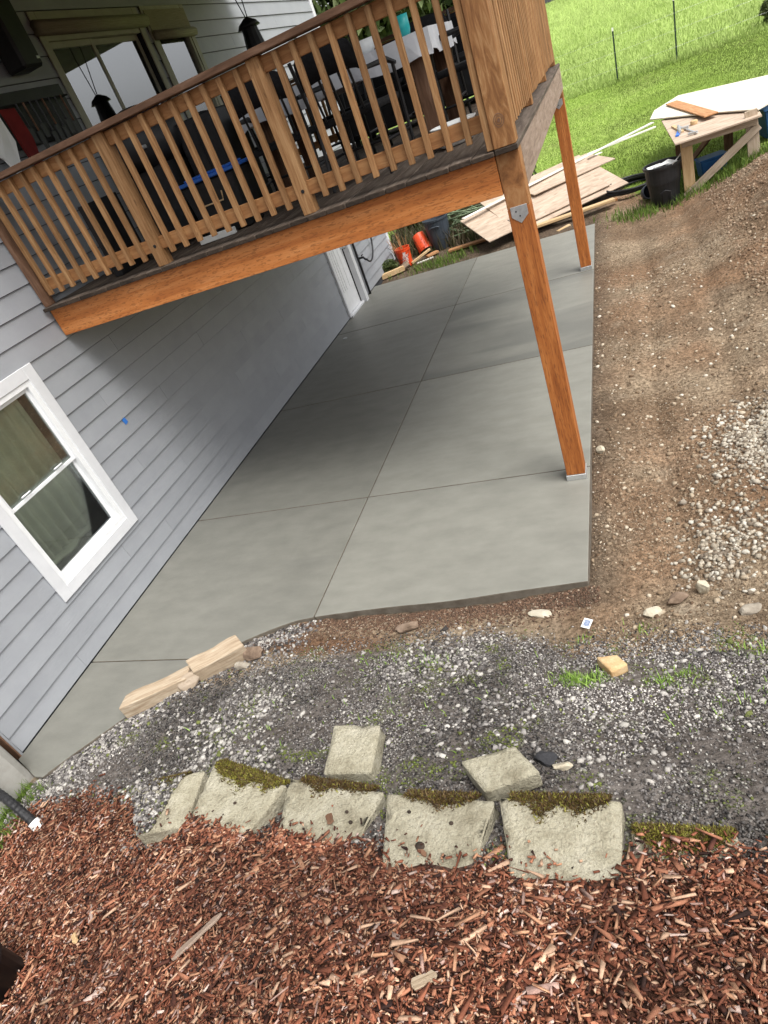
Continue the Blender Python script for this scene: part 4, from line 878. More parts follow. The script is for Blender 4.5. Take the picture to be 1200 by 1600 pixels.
def tub(x, y, w, d, h, rz, mt, lb, name='storage_bin', cat='bin', lid=True):
    e = empty(name, (x,y,hz(x,y)), lb, cat); M = T(x,y,hz(x,y)+.0) @ RZ(rz); k = .85
    MB().add([(-w*k,-d*k,0),(w*k,-d*k,0),(w*k,d*k,0),(-w*k,d*k,0),(-w,-d,h),(w,-d,h),(w,d,h),(-w,d,h)], [(0,3,2,1),(4,5,6,7),(0,1,5,4),(1,2,6,5),(2,3,7,6),(3,0,4,7)]).build('body', mt, e, M, bevel=.015)
    if lid: MB().box(-w*1.06,w*1.06,-d*1.06,d*1.06,h+.001,h+.03).build('lid', mt, e, M, bevel=.01)
tub(5.85,12.35,.20,.15,.26,.2,M_bluebin,'navy blue storage bin under the work table')
tub(7.0,13.2,.35,.3,.42,.1,M_bluebin,'large blue bin behind the right end of the work table')
# coil of black pipe
e = empty('pipe_coil', (4.65,13.5,0), 'loose coil of black drainage pipe beside the plywood pile', 'pipe coil')
pts = []
for i in range(150):
    t = i/150*2*math.pi*4.5; r = .42+.05*math.sin(t*.37+1); pts.append((4.68+r*math.cos(t), 13.35+r*.95*math.sin(t), hz(4.68,13.35)+.05+.012*(i/150*9)+.03*math.sin(t*.5)))
MB().tube(pts, .022, 7).build('pipe', M_black, e, None, smooth=True)
o = MB().lathe([(.10,0),(.11,.02),(.12,.25),(.11,.25),(.09,.02)], 16).build('bucket', M_greybin, None, T(4.88,12.6,hz(4.88,12.6)+.1) @ RX(1.3) @ RY(.2), smooth=True); tag(o, 'small dark tub lying on its side by the trash can', 'tub')
# plywood pile, trim boards, lumber
def quad_sheet(name, A, B, Dp, th, mt, lb, cat='plywood'):
    A, B, Dp = Vector(A), Vector(B), Vector(Dp); X = (B-A); L = X.length; X.normalize(); Y = (Dp-A); Y -= X*Y.dot(X); Wd = Y.length; Y.normalize(); Z = X.cross(Y)
    M = Matrix.Identity(4)
    for i in range(3): M[i][0] = X[i]; M[i][1] = Y[i]; M[i][2] = Z[i]; M[i][3] = A[i]
    o = MB().box(0,L,0,Wd,-th,0).build(name, mt, None, M, bevel=.002); tag(o, lb, cat); return o
sh = quad_sheet('plywood_sheet', (2.24,11.97,.12), (4.32,13.35,.16), (1.66,12.92,.42), .018, M_ply, 'muddy plywood sheet with a pencilled letter leaning on the pile')
quad_sheet('plywood_sheet', (2.75,12.20,.06), (4.62,13.42,.08), (2.0,13.5,.56), .018, M_ply, 'lower plywood sheet sticking out of the pile towards the pipe coil')
quad_sheet('plywood_sheet', (3.0,13.25,.40), (4.45,14.30,.38), (2.5,14.0,.52), .018, M_ply, 'upper plywood offcut at the back of the pile')
mb = MB()
for a, b in (((0,0),(.05,.16)),((.05,.16),(.10,0)),((.02,.07),(.085,.075))):
    p, q_ = Vector((*a,0)), Vector((*b,0)); u = (q_-p).normalized(); n_ = Vector((-u.y,u.x,0))*.006
    mb.add([p-n_,q_-n_,q_+n_,p+n_], [(0,1,2,3)])
mk = mb.build('pencil_mark', M_iron, sh, WM[sh.name] @ T(.62,.25,.003) @ RZ(.4))
o = board('trim_board', (1.72,12.72,.47), (5.20,15.6,.56), .09, .022, M_whitebd); tag(o, 'long white primed board laid across the plywood pile', 'board')
o = board('trim_board', (2.75,15.6,.30), (5.30,16.9,.26), .06, .03, M_whitebd); tag(o, 'thin pale batten resting behind the plywood pile', 'board')
o = board('trim_board', (1.95,13.4,.42), (4.2,15.2,.40), .07, .02, M_whitebd); tag(o, 'cream painted batten along the back edge of the plywood', 'board')
for k, (a, b, w, t, mt, lb) in enumerate([((3.0,12.32,.06),(4.36,12.62,.06),.14,.04,M_lumber,'pale plank sticking out below the plywood sheets'),((2.9,12.45,.015),(4.40,12.78,.015),.09,.04,M_wetlum,'reddish plank at the bottom of the plywood pile'),
     ((1.25,12.93,-.06),(2.1,12.95,-.05),.14,.04,M_wetlum,'orange brown plank on the soil beside the grey bin'),((3.40,12.03,-.06),(3.60,12.20,-.05),.07,.04,M_lumber,'short pale lumber scrap on the soil by the slab'),
     ((-.02,12.28,-.03),(.40,12.52,-.03),.09,.09,M_lumber,'short pale timber block at the house corner by the slab'),((.50,12.78,-.05),(.86,13.05,.05),.05,.04,M_lumber,'pale stick leaning over scraps beside the orange bucket'),
     ((.62,12.72,-.07),(.95,12.80,-.06),.04,.02,M_whitebd,'pale thin lath lying by the orange bucket'),((.78,12.95,-.05),(.98,13.12,-.05),.12,.04,M_wetlum,'small brown offcut beside the grey bin')]):
    tag(board('lumber', a, b, w, t, mt), lb, 'lumber')
me = rough_mesh(MB().box(-.09,.09,-.06,.06,0,.07), 'paver', M_brownrock, cuts=2, amp=.004, seed=9, bevel=.005); place('paver', me, 'dull red paver leaning on the timber block by the slab', 'paver', None, T(.42,12.58,-.04) @ RX(.7) @ RZ(.5))
# orange buckets with white lettering
def bucket(M, lb, twigs=False):
    e = empty('bucket', M.translation, lb, 'bucket')
    MB().lathe([(.128,0),(.13,.01),(.147,.30),(.156,.302),(.156,.33),(.150,.332),(.152,.345),(.158,.35),(.158,.365),(.146,.365),(.128,.04),(.001,.03)], 28).build('body', M_orange, e, M, smooth=False)
    cu = bpy.data.curves.new('lettering', 'FONT'); cu.body = 'THE HOME\nDEPOT'; cu.size = .085; cu.extrude = .0; cu.align_x = 'CENTER'; cu.space_line = .8; cu.offset = .0025
    to = bpy.data.objects.new('t', cu); COL.objects.link(to); dg = bpy.context.evaluated_depsgraph_get(); me = bpy.data.meshes.new_from_object(to.evaluated_get(dg)); bpy.data.objects.remove(to)
    bm = bmesh.new(); bm.from_mesh(me); bmesh.ops.subdivide_edges(bm, edges=bm.edges[:], cuts=2)
    for v in bm.verts:
        x, y = v.co.x, v.co.y; u, z = -y*.9-.04, x*.62+.17; u += (z-.17)*.25
        r = .128+(z/.30)*.019+.0015; a = -math.pi/2+.75+u/r; v.co = (r*math.cos(a), r*math.sin(a), z)
    bm.to_mesh(me); bm.free(); me.materials.clear(); me.materials.append(M_print)
    link(bpy.data.objects.new('lettering', me), 'lettering', None, e, M)
    MB().tube([(-.155,.0,.31),(-.14,-.12,.22),(0,-.175,.17),(.14,-.12,.22),(.155,0,.31)], .004, 6).build('handle', M_iron, e, M, smooth=True)
    return e
BZ = hz(.37,12.85)
bucket(T(.37,12.85,BZ-.005) @ RZ(-.1), 'orange bucket holding dry twigs at the house corner')
bucket(T(.68,13.35,hz(.68,13.35)+.10) @ RX(-.5) @ RY(-.35) @ RX(math.pi) @ T(0,0,-.30), 'upturned orange bucket behind the bucket of twigs')
for k in range(26):
    a = random.uniform(0, 6.28); r = random.uniform(.01,.1); t = random.uniform(.12,.34); L = random.uniform(.35,.6)
    b0 = Vector((.37+r*math.cos(a),12.85+r*math.sin(a),BZ+.06)); dd = Vector((math.cos(a)*t-.12,math.sin(a)*t,1)).normalized()
    o = MB().tube([b0, b0+dd*L*.6, b0+dd*L+Vector((random.uniform(-.04,.04),random.uniform(-.04,.04),0))], [.006,.005,.002], 5).build('twig', M_wetlum, None); tag(o, 'dry reddish twig standing in the orange bucket', 'twig', 'twigs in the orange bucket')
e = empty('garbage_bin', (1.02,13.45,-.1), 'slate grey round bin beside the green hose heap', 'bin')
MB().lathe([(.20,0),(.205,.02),(.25,.56),(.265,.565),(.265,.60),(.245,.60),(.19,.05),(.001,.04)], 26).build('body', M_greybin, e, T(1.02,13.45,hz(1.02,13.45)-.01), smooth=False)
MB().tube([(-.1,-.235,.45),(-.06,-.26,.47),(.06,-.26,.47),(.1,-.235,.45)], .012, 6).build('handle', M_greybin, e, T(1.02,13.45,hz(1.02,13.45)-.01))
# heap of green hose
e = empty('garden_hose', (1.5,14.1,0), 'tangled heap of pale green garden hose behind the grey bin', 'hose')
pts = []; c0 = np.array([1.45,14.0])
for i in range(320):
    t = i/320*2*math.pi*11; r = .40+.16*math.sin(t*.31)+.07*math.sin(t*1.3)
    pts.append((c0[0]+r*math.cos(t)+.12*math.sin(t*.17), c0[1]+r*.9*math.sin(t)+.1*math.cos(t*.23), .06+.40*(.5+.5*math.sin(t*.53+.6))*(1-.25*math.cos(t))))
MB().tube(pts, .014, 6).build('hose', M_hose, e, None, smooth=True)
# fence posts and wires
tp = [(4.73,24.0,1.30,'green metal fence post standing alone at the meadow edge'),(6.35,24.0,1.46,'taller green metal fence post with a white top at the meadow edge'),(1.6,24.2,1.3,'green metal fence post beyond the deck railing'),(9.6,24.3,1.35,'green metal fence post near the leafy shrub')]
for (x, y, h, lb) in tp:
    z = hz(x,y); e = empty('fence_post', (x,y,z), lb, 'fence post', 'metal posts along the meadow fence'); M = T(x,y,z-.02) @ RY(.02)
    MB().box(-.022,.022,-.004,.004,0,h).box(-.004,.004,.0041,.035,0,h).build('stake', M_tpost, e, M); MB().box(-.023,.023,-.006,.037,h-.001,h+.08).build('painted_tip', M_print, e, M)
mb = MB()
for hh in (.35,.75,1.15): mb.tube([(1.6,23.98,hz(1.6,24.2)+hh),(4.73,23.98,hz(4.73,24)+hh),(6.35,23.98,hz(6.35,24)+hh),(9.6,24.28,hz(9.6,24.3)+hh)], .0014, 4)
o = mb.build('fence_wire', M_galv); tag(o, 'thin wire strands strung between the green metal posts', 'wire')

# ------------------------------------------------------------------ loose ground cover
def slope(x, y, e=.04):
    return (H0(x+e,y)-H0(x-e,y))/(2*e), (H0(x,y+e)-H0(x,y-e))/(2*e)
def frames(x, y, n, tilt, rs):
    a = rs.uniform(0, 2*np.pi, n); sx, sy = slope(x, y)
    nn = np.stack([-sx, -sy, np.ones(n)], 1) + rs.normal(0, tilt, (n,3)); nn /= np.linalg.norm(nn, axis=1)[:,None]
    e1 = np.stack([np.cos(a), np.sin(a), np.zeros(n)], 1); e1 -= nn*(e1*nn).sum(1)[:,None]; e1 /= np.linalg.norm(e1, axis=1)[:,None]
    return e1, np.cross(nn, e1), nn
def scatter(name, x, y, z, loc, faces, size, tilt, colr, mt, rs, kind='stuff', lift=0.3):
    """loc: (n,k,3) unit shapes, size: (n,3)"""
    n, k = loc.shape[:2]; e1, e2, e3 = frames(x, y, n, tilt, rs); L = loc*size[:,None,:]
    v = e1[:,None,:]*L[:,:,0:1] + e2[:,None,:]*L[:,:,1:2] + e3[:,None,:]*L[:,:,2:3]
    v += np.stack([x, y, z+size[:,2]*lift], 1)[:,None,:]
    f = (faces[None,:,:] + (np.arange(n)*k)[:,None,None]).reshape(-1, faces.shape[1])
    me = np_mesh(name, v.reshape(-1,3), f, mt, np.repeat(colr, k, axis=0))
    o = bpy.data.objects.new(name, me); link(o, name); return o
BOXF = np.array([(0,3,2,1),(4,5,6,7),(0,1,5,4),(1,2,6,5),(2,3,7,6),(3,0,4,7)])
def chips(n, rs):
    b = np.array([(-1,-1,-1),(1,-1,-1),(1,1,-1),(-1,1,-1),(-1,-1,1),(1,-1,1),(1,1,1),(-1,1,1)], float)*.5
    b = np.tile(b, (n,1,1)); t0 = rs.uniform(.05,1,(n,1)); t1 = rs.uniform(.05,.9,(n,1))
    b[:,[0,3,4,7],1] *= t0; b[:,[1,2,5,6],1] *= t1; sk = rs.normal(0,.18,(n,1)); b[:,[1,2,5,6],1] += sk; b[:,[0,3,4,7],1] -= sk
    b[:,[1,2,5,6],2] += rs.normal(0,.6,(n,1)); b += rs.normal(0,.06,b.shape); return b
PAL = np.array([(.032,.015,.011),(.085,.033,.021),(.165,.060,.032),(.255,.100,.055),(.345,.165,.095),(.46,.27,.16),(.60,.43,.29),(.40,.285,.235),(.58,.48,.41)])
def block_top(x, y):
    z = np.full(x.shape, -9.0)
    for (P, zt, lb, ms) in BL:
        c = np.mean(np.array(P), 0); ins = np.ones(x.shape, bool); n = 4
        for i in range(4):
            a = np.array(P[i]); b = np.array(P[(i+1) % 4]); ins &= ((b[0]-a[0])*(y-a[1])-(b[1]-a[1])*(x-a[0])) < 0
        z = np.where(ins, zt, z)
    return z
rs = np.random.default_rng(11)
def mulch(n, lo, hi, probs, wid, lift, seed, spill=.04, xr=(.25,5.5), yr=(-.25,1.6)):
    rs = np.random.default_rng(seed)
    x = rs.uniform(xr[0], xr[1], n*2); y = rs.uniform(yr[0], yr[1], n*2)
    keep = (y < mulch_line(x)+rs.normal(0,spill,n*2)) & (y > -.25+0*x); x, y = x[keep][:n], y[keep][:n]; n = len(x)
    z = H(x, y); bt = block_top(x, y)
    onb = bt > z-.02
    near = (y < mulch_line(x)+.04)
    z = np.where(onb, np.maximum(bt+.004, z), z)
    kp = ~onb | (rs.uniform(0,1,n) < .12) | (x > 4.31); x, y, z = x[kp], y[kp], z[kp]; n = len(x)
    L = np.exp(rs.normal(math.log((lo*hi)**.5), .42, n)); L = np.clip(L, lo*.6, hi*1.5)
    size = np.stack([L, np.clip(L*rs.uniform(wid[0],wid[1],n), .003, .022), rs.uniform(.0025,.008,n)], 1)
    c = PAL[rs.choice(len(PAL), n, p=probs)]*rs.uniform(.7,1.25,(n,1))*np.array([.95,.86,.86])
    big = fbm(x*2.2, y*2.2, 77); c = c*(.72+.6*np.clip((big-.3)*2.2,0,1))[:,None]
    o = scatter('bark_mulch', x, y, z+rs.uniform(0,lift,n), chips(n, rs), BOXF, size, .22, c, M_attr, rs)
    return tag(o, 'red brown shredded bark mulch covering the near bank', 'mulch', kind='stuff')
mulch(64000, .007, .028, [.09,.16,.2,.2,.15,.09,.05,.04,.02], (.15,.8), .016, 11)
o = mulch(8000, .022, .060, [.03,.08,.15,.22,.19,.15,.10,.05,.03], (.16,.46), .026, 12, .05); tag(o, 'larger splinters of bark and pale wood over the mulch bank', 'wood chips', kind='stuff')
o = mulch(4000, .007, .018, [.0,.05,.1,.15,.2,.2,.14,.08,.08], (.4,.9), .034, 13); tag(o, 'small pale flakes strewn over the bark mulch', 'wood flakes', kind='stuff')
o = mulch(20000, .006, .022, [.06,.14,.2,.2,.16,.11,.06,.04,.03], (.15,.7), .014, 14, xr=(2.2,5.0), yr=(.2,1.15)); tag(o, 'fine shredded bark packed between the larger mulch chips', 'bark shreds', kind='stuff')
rs = np.random.default_rng(15); X = []; Y = []; Z = []
for (P, zt, lb, ms) in BL[1:5]:
    n = 650; t = rs.uniform(-.08,1.08,n); a, b = np.array(P[3]), np.array(P[2]); p = a+(b-a)*t[:,None]; o_ = rs.normal(-.028,.022,n); yy = p[:,1]+o_
    X.append(p[:,0]); Y.append(yy); Z.append(np.maximum(H(p[:,0],yy), zt-.004-np.clip(-o_,0,.09)*.12+np.where(o_ > 0,.006,0))+rs.uniform(-.006,.006,n))
x, y, z = np.concatenate(X), np.concatenate(Y), np.concatenate(Z); n = len(x); L = np.exp(rs.normal(math.log(.022),.4,n))
o = scatter('bark_mulch', x, y, z, chips(n, rs), BOXF, np.stack([L,L*rs.uniform(.2,.6,n),rs.uniform(.003,.008,n)],1), .3, PAL[rs.choice(9,n,p=[.08,.16,.2,.2,.15,.1,.05,.04,.02])]*np.array([.95,.86,.86]), M_attr, rs); tag(o, 'bark chips banked against the near edges of the retaining blocks', 'mulch', kind='stuff')
# single sticks and pale pieces in the mulch
def stick(p, yaw, L, w, t, mt, lb, tilt=0.0):
    z = hz(*p); mb = MB()
    pts = [(-.5,.15),(-.42,.5),(-.1,.5),(.1,.38),(.36,.5),(.5,.1)]
    up = [(a*L, b*w) for a,b in pts]; dn = [(a*L, -b*w*.9) for a,b in pts[::-1]]
    mb.poly(up[::-1]+dn[::-1], 0, t)
    sx, sy = slope(np.array([p[0]]), np.array([p[1]])); n = Vector((-sx[0],-sy[0],1)).normalized(); q_ = Vector((0,0,1)).rotation_difference(n).to_matrix().to_4x4()
    o = mb.build('wood_splinter', mt, None, T(p[0],p[1],z+.024) @ q_ @ RZ(yaw) @ RY(tilt), bevel=.0015); return tag(o, lb, 'splinter')
stick((2.83,.62),.95,.21,.030,.010,M_rim,'long grey weathered splinter lying on the bark mulch')
stick((2.02,.60),-.5,.065,.024,.016,M_lumber,'chunky orange tan wood offcut lying on the mulch')
stick((3.80,.55),.6,.075,.04,.006,M_rawpost,'pale triangular wood flake on the mulch')
stick((2.93,1.06),.9,.085,.02,.010,M_whitebd,'white wood chip stuck between two retaining blocks',-.3)
o = stick((3.19,1.10),-.9,.075,.03,.006,M_rail,'reddish bark scrap lying in the middle of the stained block'); o.matrix_basis = T(0,0,.775-o.matrix_basis.translation.z) @ o.matrix_basis
stick((3.62,.99),-.7,.085,.02,.008,M_rail,'dark splinter leaning on the spotted retaining block',.15)
# gravel
ICO = []
t = (1+5**.5)/2
icv = np.array([(-1,t,0),(1,t,0),(-1,-t,0),(1,-t,0),(0,-1,t),(0,1,t),(0,-1,-t),(0,1,-t),(t,0,-1),(t,0,1),(-t,0,-1),(-t,0,1)])/math.sqrt(1+t*t)
icf = np.array([(0,11,5),(0,5,1),(0,1,7),(0,7,10),(0,10,11),(1,5,9),(5,11,4),(11,10,2),(10,7,6),(7,1,8),(3,9,4),(3,4,2),(3,2,6),(3,6,8),(3,8,9),(4,9,5),(2,4,11),(6,2,10),(8,6,7),(9,8,1)])
ocv = np.array([(1,0,0),(-1,0,0),(0,1,0),(0,-1,0),(0,0,1),(0,0,-1)], float); ocf = np.array([(0,2,4),(2,1,4),(1,3,4),(3,0,4),(2,0,5),(1,2,5),(3,1,5),(0,3,5)])
GP = np.array([(.050,.045,.043),(.11,.10,.096),(.20,.184,.176),(.305,.285,.268),(.39,.365,.335),(.48,.455,.415),(.56,.53,.49),(.15,.17,.05)])
BP_ = np.array([(.14,.09,.055),(.23,.16,.10),(.32,.24,.16),(.42,.34,.245),(.54,.46,.35),(.66,.60,.50)])
def stones(name, x, y, r0, r1, colr, big, rs, lb, cat, lift=.25, zoff=0):
    n = len(x); z = H(x, y); bt = block_top(x, y); b1 = (bt == BL[0][1]) & (x < 2.13+.1*(y-1.2)); z = np.where(b1, np.maximum(z, bt+.002), z); ok = (bt < z-.0) | b1 ; x, y, z, colr = x[ok], y[ok], z[ok], colr[ok]; n = len(x)
    V = icv if big else ocv; F = icf if big else ocf
    loc = np.tile(V, (n,1,1))*(1+rs.normal(0,.17,(n,len(V),1)))+rs.normal(0,.09,(n,len(V),3))
    r = np.exp(rs.uniform(math.log(r0), math.log(r1), n))*.5
    size = np.stack([r*rs.uniform(.9,1.5,n), r*rs.uniform(.75,1.1,n), r*rs.uniform(.55,.95,n)], 1)
    o = scatter(name, x, y, z+zoff, loc, F, size, .4, colr, M_stone, rs, lift=lift); return tag(o, lb, cat, kind='stuff')
def region(n, rs, x0=.35, x1=6.2, y0=.95, y1=3.1):
    x = rs.uniform(x0,x1,n); y = rs.uniform(y0,y1,n)
    k = (y > mulch_line(x)-.05+rs.normal(0,.05,n)) & (y < gravel_front(x)+rs.normal(0,.08,n)) & ~inslab(x, y, .015); return x[k], y[k]
rs = np.random.default_rng(21)
x, y = region(150000, rs)
cl = fbm(x*2.0, y*2.0, 71); p = rs.uniform(0,1,len(x)); idx = np.digitize(p, [.18,.40,.63,.80,.90,.95,.97]); col = GP[idx]*rs.uniform(.7,1.25,(len(x),1))
tint = fbm(x*3,y*3,73); col = col*(.45+1.5*np.clip((fbm(x*1.4+9,y*1.4,79)-.28)*2,0,1))[:,None]; gm = np.clip((fbm(x*5,y*5,83)-.56)*9,0,1)*(rs.uniform(0,1,len(x)) < .55); col = col*(1-gm[:,None])+np.array([.16,.19,.045])*gm[:,None]*rs.uniform(.5,1.2,(len(x),1))
sp = fbm(x*3.1+5,y*3.1,87); kp = rs.uniform(0,1,len(x)) < np.clip(1.1-(sp-.50)*7,.25,1); x, y, col = x[kp], y[kp], col[kp]
stones('gravel', x, y, .005, .017, col, False, rs, 'dark grey crushed gravel and grit on the slope below the slab', 'gravel', zoff=.002)
x, y = region(32000, rs); cl = fbm(x*1.6+3, y*1.6, 75); band = np.exp(-((y-(1.75+.30*np.clip(x-1,0,2)/2))/.5)**2)*(x < 3.9)
k = rs.uniform(0,1,len(x)) < np.clip((cl-.42)*3.2,0.03,1)*(.30+.8*band); x, y = x[k], y[k]
idx = rs.choice(8, len(x), p=[.06,.12,.18,.20,.19,.14,.07,.04]); col = GP[idx]*rs.uniform(.8,1.15,(len(x),1))
stones('gravel', x, y, .013, .034, col, True, rs, 'pale pebbles scattered through the dark gravel', 'pebbles', lift=.35)
xb = rs.uniform(1.80,2.16,900); yb = rs.uniform(1.03,1.40,900); stones('gravel', xb, yb, .008, .024, GP[rs.choice(8,900,p=[.2,.24,.22,.14,.08,.06,.03,.03])], True, rs, 'dark gravel heaped over the half buried end block', 'gravel', lift=.5, zoff=.004)
# stones at the edge of the walkway by the house
x = .35+1.75*rs.beta(1.0,1.7,5200); y = np.interp(x,fx,fy)-np.abs(rs.normal(0,.16,5200))-.01; k = y > mulch_line(x)-.08; x, y = x[k], y[k]
col = GP[rs.choice(8,len(x),p=[.18,.24,.22,.14,.1,.06,.03,.03])]; stones('gravel', x, y, .014,.034, col, True, rs, 'grey stones along the front edge of the walkway slab', 'stones')
# dirt pebbles and the white gravel pile
x = rs.uniform(4.04,8,90000); y = 2.4+9.6*rs.uniform(0,1,90000)**1.35; k = (x < 5.4+(y-3)*.28) & (rs.uniform(0,1,90000) < np.clip((fbm(x*1.3,y*1.3,81)-.44)*5,.10,1)); x, y = x[k], y[k]
col = BP_[rs.choice(6,len(x),p=[.22,.32,.28,.13,.04,.01])]*rs.uniform(.8,1.2,(len(x),1)); stones('gravel', x, y, .006,.020, col, False, rs, 'tan grit and small pebbles in the bare dirt beside the slab', 'pebbles')
x = np.r_[5.42+rs.normal(0,.25,3400), 4.86+rs.normal(0,.17,500), 4.72+rs.normal(0,.12,220)]; y = np.r_[4.45+rs.normal(0,.30,3400), 3.45+rs.normal(0,.20,500), 3.20+rs.normal(0,.12,220)]
k = (x > 4.52) & ~((x < 4.72) & (rs.uniform(0,1,len(x)) < .6)); x, y = x[k], y[k]
col = np.array([(.20,.16,.12),(.36,.31,.24),(.48,.43,.35),(.60,.56,.48)])[rs.choice(4,len(x),p=[.26,.32,.28,.14])]*rs.uniform(.85,1.1,(len(x),1)); stones('gravel', x, y, .014,.040, col, True, rs, 'heap of pale round gravel on the dirt beside the slab', 'gravel', lift=.4)
x = rs.uniform(4.04,5.9,900); y = rs.uniform(2.5,9,900); col = BP_[rs.choice(6,900,p=[.1,.2,.25,.22,.15,.08])]; stones('gravel', x, y, .018,.042, col, True, rs, 'scattered larger pale pebbles pressed into the bare dirt', 'pebbles', lift=.2)
x = 1.15+2.95*rs.beta(1.6,1.3,9000); y = np.interp(x,fx,fy)-np.abs(rs.normal(0,.12,9000))-.012; col = np.array([(.13,.075,.048),(.19,.115,.075),(.09,.055,.038),(.34,.27,.2)])[rs.choice(4,9000,p=[.35,.3,.28,.07])]; stones('soil_crumbs', x, y, .006,.022, col, False, rs, 'reddish crumbled soil along the front edge of the slab', 'soil')
n = 45000; x = rs.uniform(4.05,6.4,n); y = 2.6+9.2*rs.uniform(0,1,n)**1.3; col = np.array([(.15,.10,.064),(.22,.158,.105),(.30,.23,.16)])[rs.choice(3,n)]*rs.uniform(.7,1.2,(n,1)); stones('soil_crumbs', x, y, .004,.014, col, False, rs, 'fine brown crumbs of soil over the trampled dirt strip', 'soil')
x = 5.6+rs.uniform(0,2.6,9000); y = 7.0+rs.uniform(0,4.6,9000); col = np.array([(.21,.135,.085),(.28,.19,.125),(.37,.28,.195)])[rs.choice(3,9000)]; stones('soil_crumbs', x, y, .008,.04, col, True, rs, 'clods of brown earth on the dirt heap by the work table', 'soil', lift=.1)

# ------------------------------------------------------------------ grass
def blades(name, x, y, h, w, colr, lb, cat, rs, lean=.35, zoff=0):
    n = len(x); z = H(x,y)-.005+zoff; a = rs.uniform(0,2*np.pi,n); b = rs.uniform(0,2*np.pi,n); ln = np.abs(rs.normal(0,lean,n))
    wx, wy = np.cos(a)*w*.5, np.sin(a)*w*.5; lx, ly = np.cos(b)*ln*h, np.sin(b)*ln*h
    p0 = np.stack([x-wx,y-wy,z],1); p1 = np.stack([x+wx,y+wy,z],1); m0 = np.stack([x-wx*.7+lx*.35,y-wy*.7+ly*.35,z+h*.55],1); m1 = np.stack([x+wx*.7+lx*.35,y+wy*.7+ly*.35,z+h*.55],1); tp_ = np.stack([x+lx,y+ly,z+h],1)
    v = np.stack([p0,p1,m1,m0,tp_],1).reshape(-1,3); f = np.array([(0,1,2),(0,2,3),(3,2,4)]); f = (f[None]+(np.arange(n)*5)[:,None,None]).reshape(-1,3)
    o = bpy.data.objects.new(name, np_mesh(name, v, f, M_leaf, np.repeat(colr,5,axis=0))); link(o,name); return tag(o, lb, cat, kind='stuff')
rs = np.random.default_rng(31)
def greens(n, a=(.19,.30,.045), b=(.34,.46,.11)): t = rs.uniform(0,1,(n,1)); return np.array(a)*(1-t)+np.array(b)*t
n = 120000; x = rs.uniform(1.5,11,n); y = 11.3+13.2*rs.uniform(0,1,n)**.85
k = (y > lawn_edge(x)+rs.normal(0,.25,n)) & (np.hypot(x-5.12,y-11.88) > .3); x, y = x[k], y[k]; pn = fbm(x*.8,y*.8,91)
c = greens(len(x))*(.6+.9*np.clip((pn-.3)*2,0,1))[:,None]; dry = np.clip((fbm(x*.55+4,y*1.1,97)-.50)*6,0,1)*rs.uniform(0,1,len(x)); c = c*(1-.7*dry[:,None])+np.array([.36,.33,.17])*.7*dry[:,None]; blades('lawn_grass', x, y, rs.uniform(.02,.055,len(x)), rs.uniform(.008,.018,len(x)), c, 'short mown green grass beyond the dirt', 'grass', rs)
n = 160000; x = rs.uniform(-6,30,n); y = 23.8+34*rs.uniform(0,1,n)**1.6
c = greens(n,(.28,.40,.09),(.42,.53,.17))*(.85+.3*np.clip((fbm(x*.35,y*.35,93)-.3)*2,0,1))[:,None]; blades('meadow_grass', x, y, rs.uniform(.06,.17,n), rs.uniform(.010,.022,n), c, 'tall pale green meadow grass on the hill', 'grass', rs, .5)
x = []; y = []
for (cx, cy, s, m_) in [(3.99,2.20,.045,150),(4.06,2.16,.05,260),(4.13,2.19,.03,80),(4.46,2.13,.05,110),(4.55,2.2,.04,50),(4.86,2.4,.07,90),(3.83,1.42,.025,60),(2.75,2.5,.10,60),(3.1,2.45,.10,60),(4.02,2.62,.03,25),(4.35,2.68,.05,40),(4.6,1.9,.15,60),(5.0,1.9,.15,120),(2.2,1.9,.3,60),(3.3,1.9,.3,90)]:
    x += list(rs.normal(cx,s,m_)); y += list(rs.normal(cy,s*.8,m_))
x, y = np.array(x), np.array(y); c = greens(len(x),(.16,.30,.04),(.36,.52,.12)); blades('grass_tufts', x, y, rs.uniform(.02,.055,len(x)), rs.uniform(.003,.007,len(x)), c, 'bright green grass tufts on the gravel slope', 'grass', rs, .6)
x = np.r_[rs.uniform(-.3,.55,2600)]; y = np.r_[rs.uniform(.7,1.56,2600)]; k = (y > .95-.3*x) & ~((x < .25) & (y < 1.64) & (y > .75)); x, y = x[k], y[k]; c = greens(len(x),(.07,.12,.02),(.17,.26,.04)); blades('verge_grass', x, y, rs.uniform(.03,.09,len(x)), rs.uniform(.004,.008,len(x)), c, 'rough green grass between the stub wall and the mulch', 'grass', rs, .5)
x = np.r_[rs.normal(4.95,.35,900), rs.normal(5.9,.35,1500), rs.normal(1.15,.35,700), rs.normal(6.2,.3,500)]; y = np.r_[rs.normal(11.75,.2,900), rs.normal(12.4,.5,1500), rs.normal(12.4,.2,700), rs.normal(11.6,.15,500)]; k = ~inslab(x,y,.03) & (np.hypot(x-5.12,y-11.88) > .27); x, y = x[k], y[k]
c = greens(len(x),(.06,.12,.015),(.18,.26,.05)); blades('weed_grass', x, y, rs.uniform(.05,.16,len(x)), rs.uniform(.008,.016,len(x)), c, 'longer weeds round the trash can and work table', 'weeds', rs, .5)
# dry brush behind the buckets, plus brown weed stems
n = 5000; x = rs.uniform(-.3,2.3,n); y = rs.uniform(13.2,16.0,n); c = np.array([(.05,.045,.022),(.09,.075,.035),(.05,.075,.02),(.14,.11,.07)])[rs.choice(4,n)]; blades('dry_brush', x, y, rs.uniform(.12,.45,n), rs.uniform(.012,.03,n), c, 'dark dry brush growing behind the buckets and hose', 'brush', rs, .6)

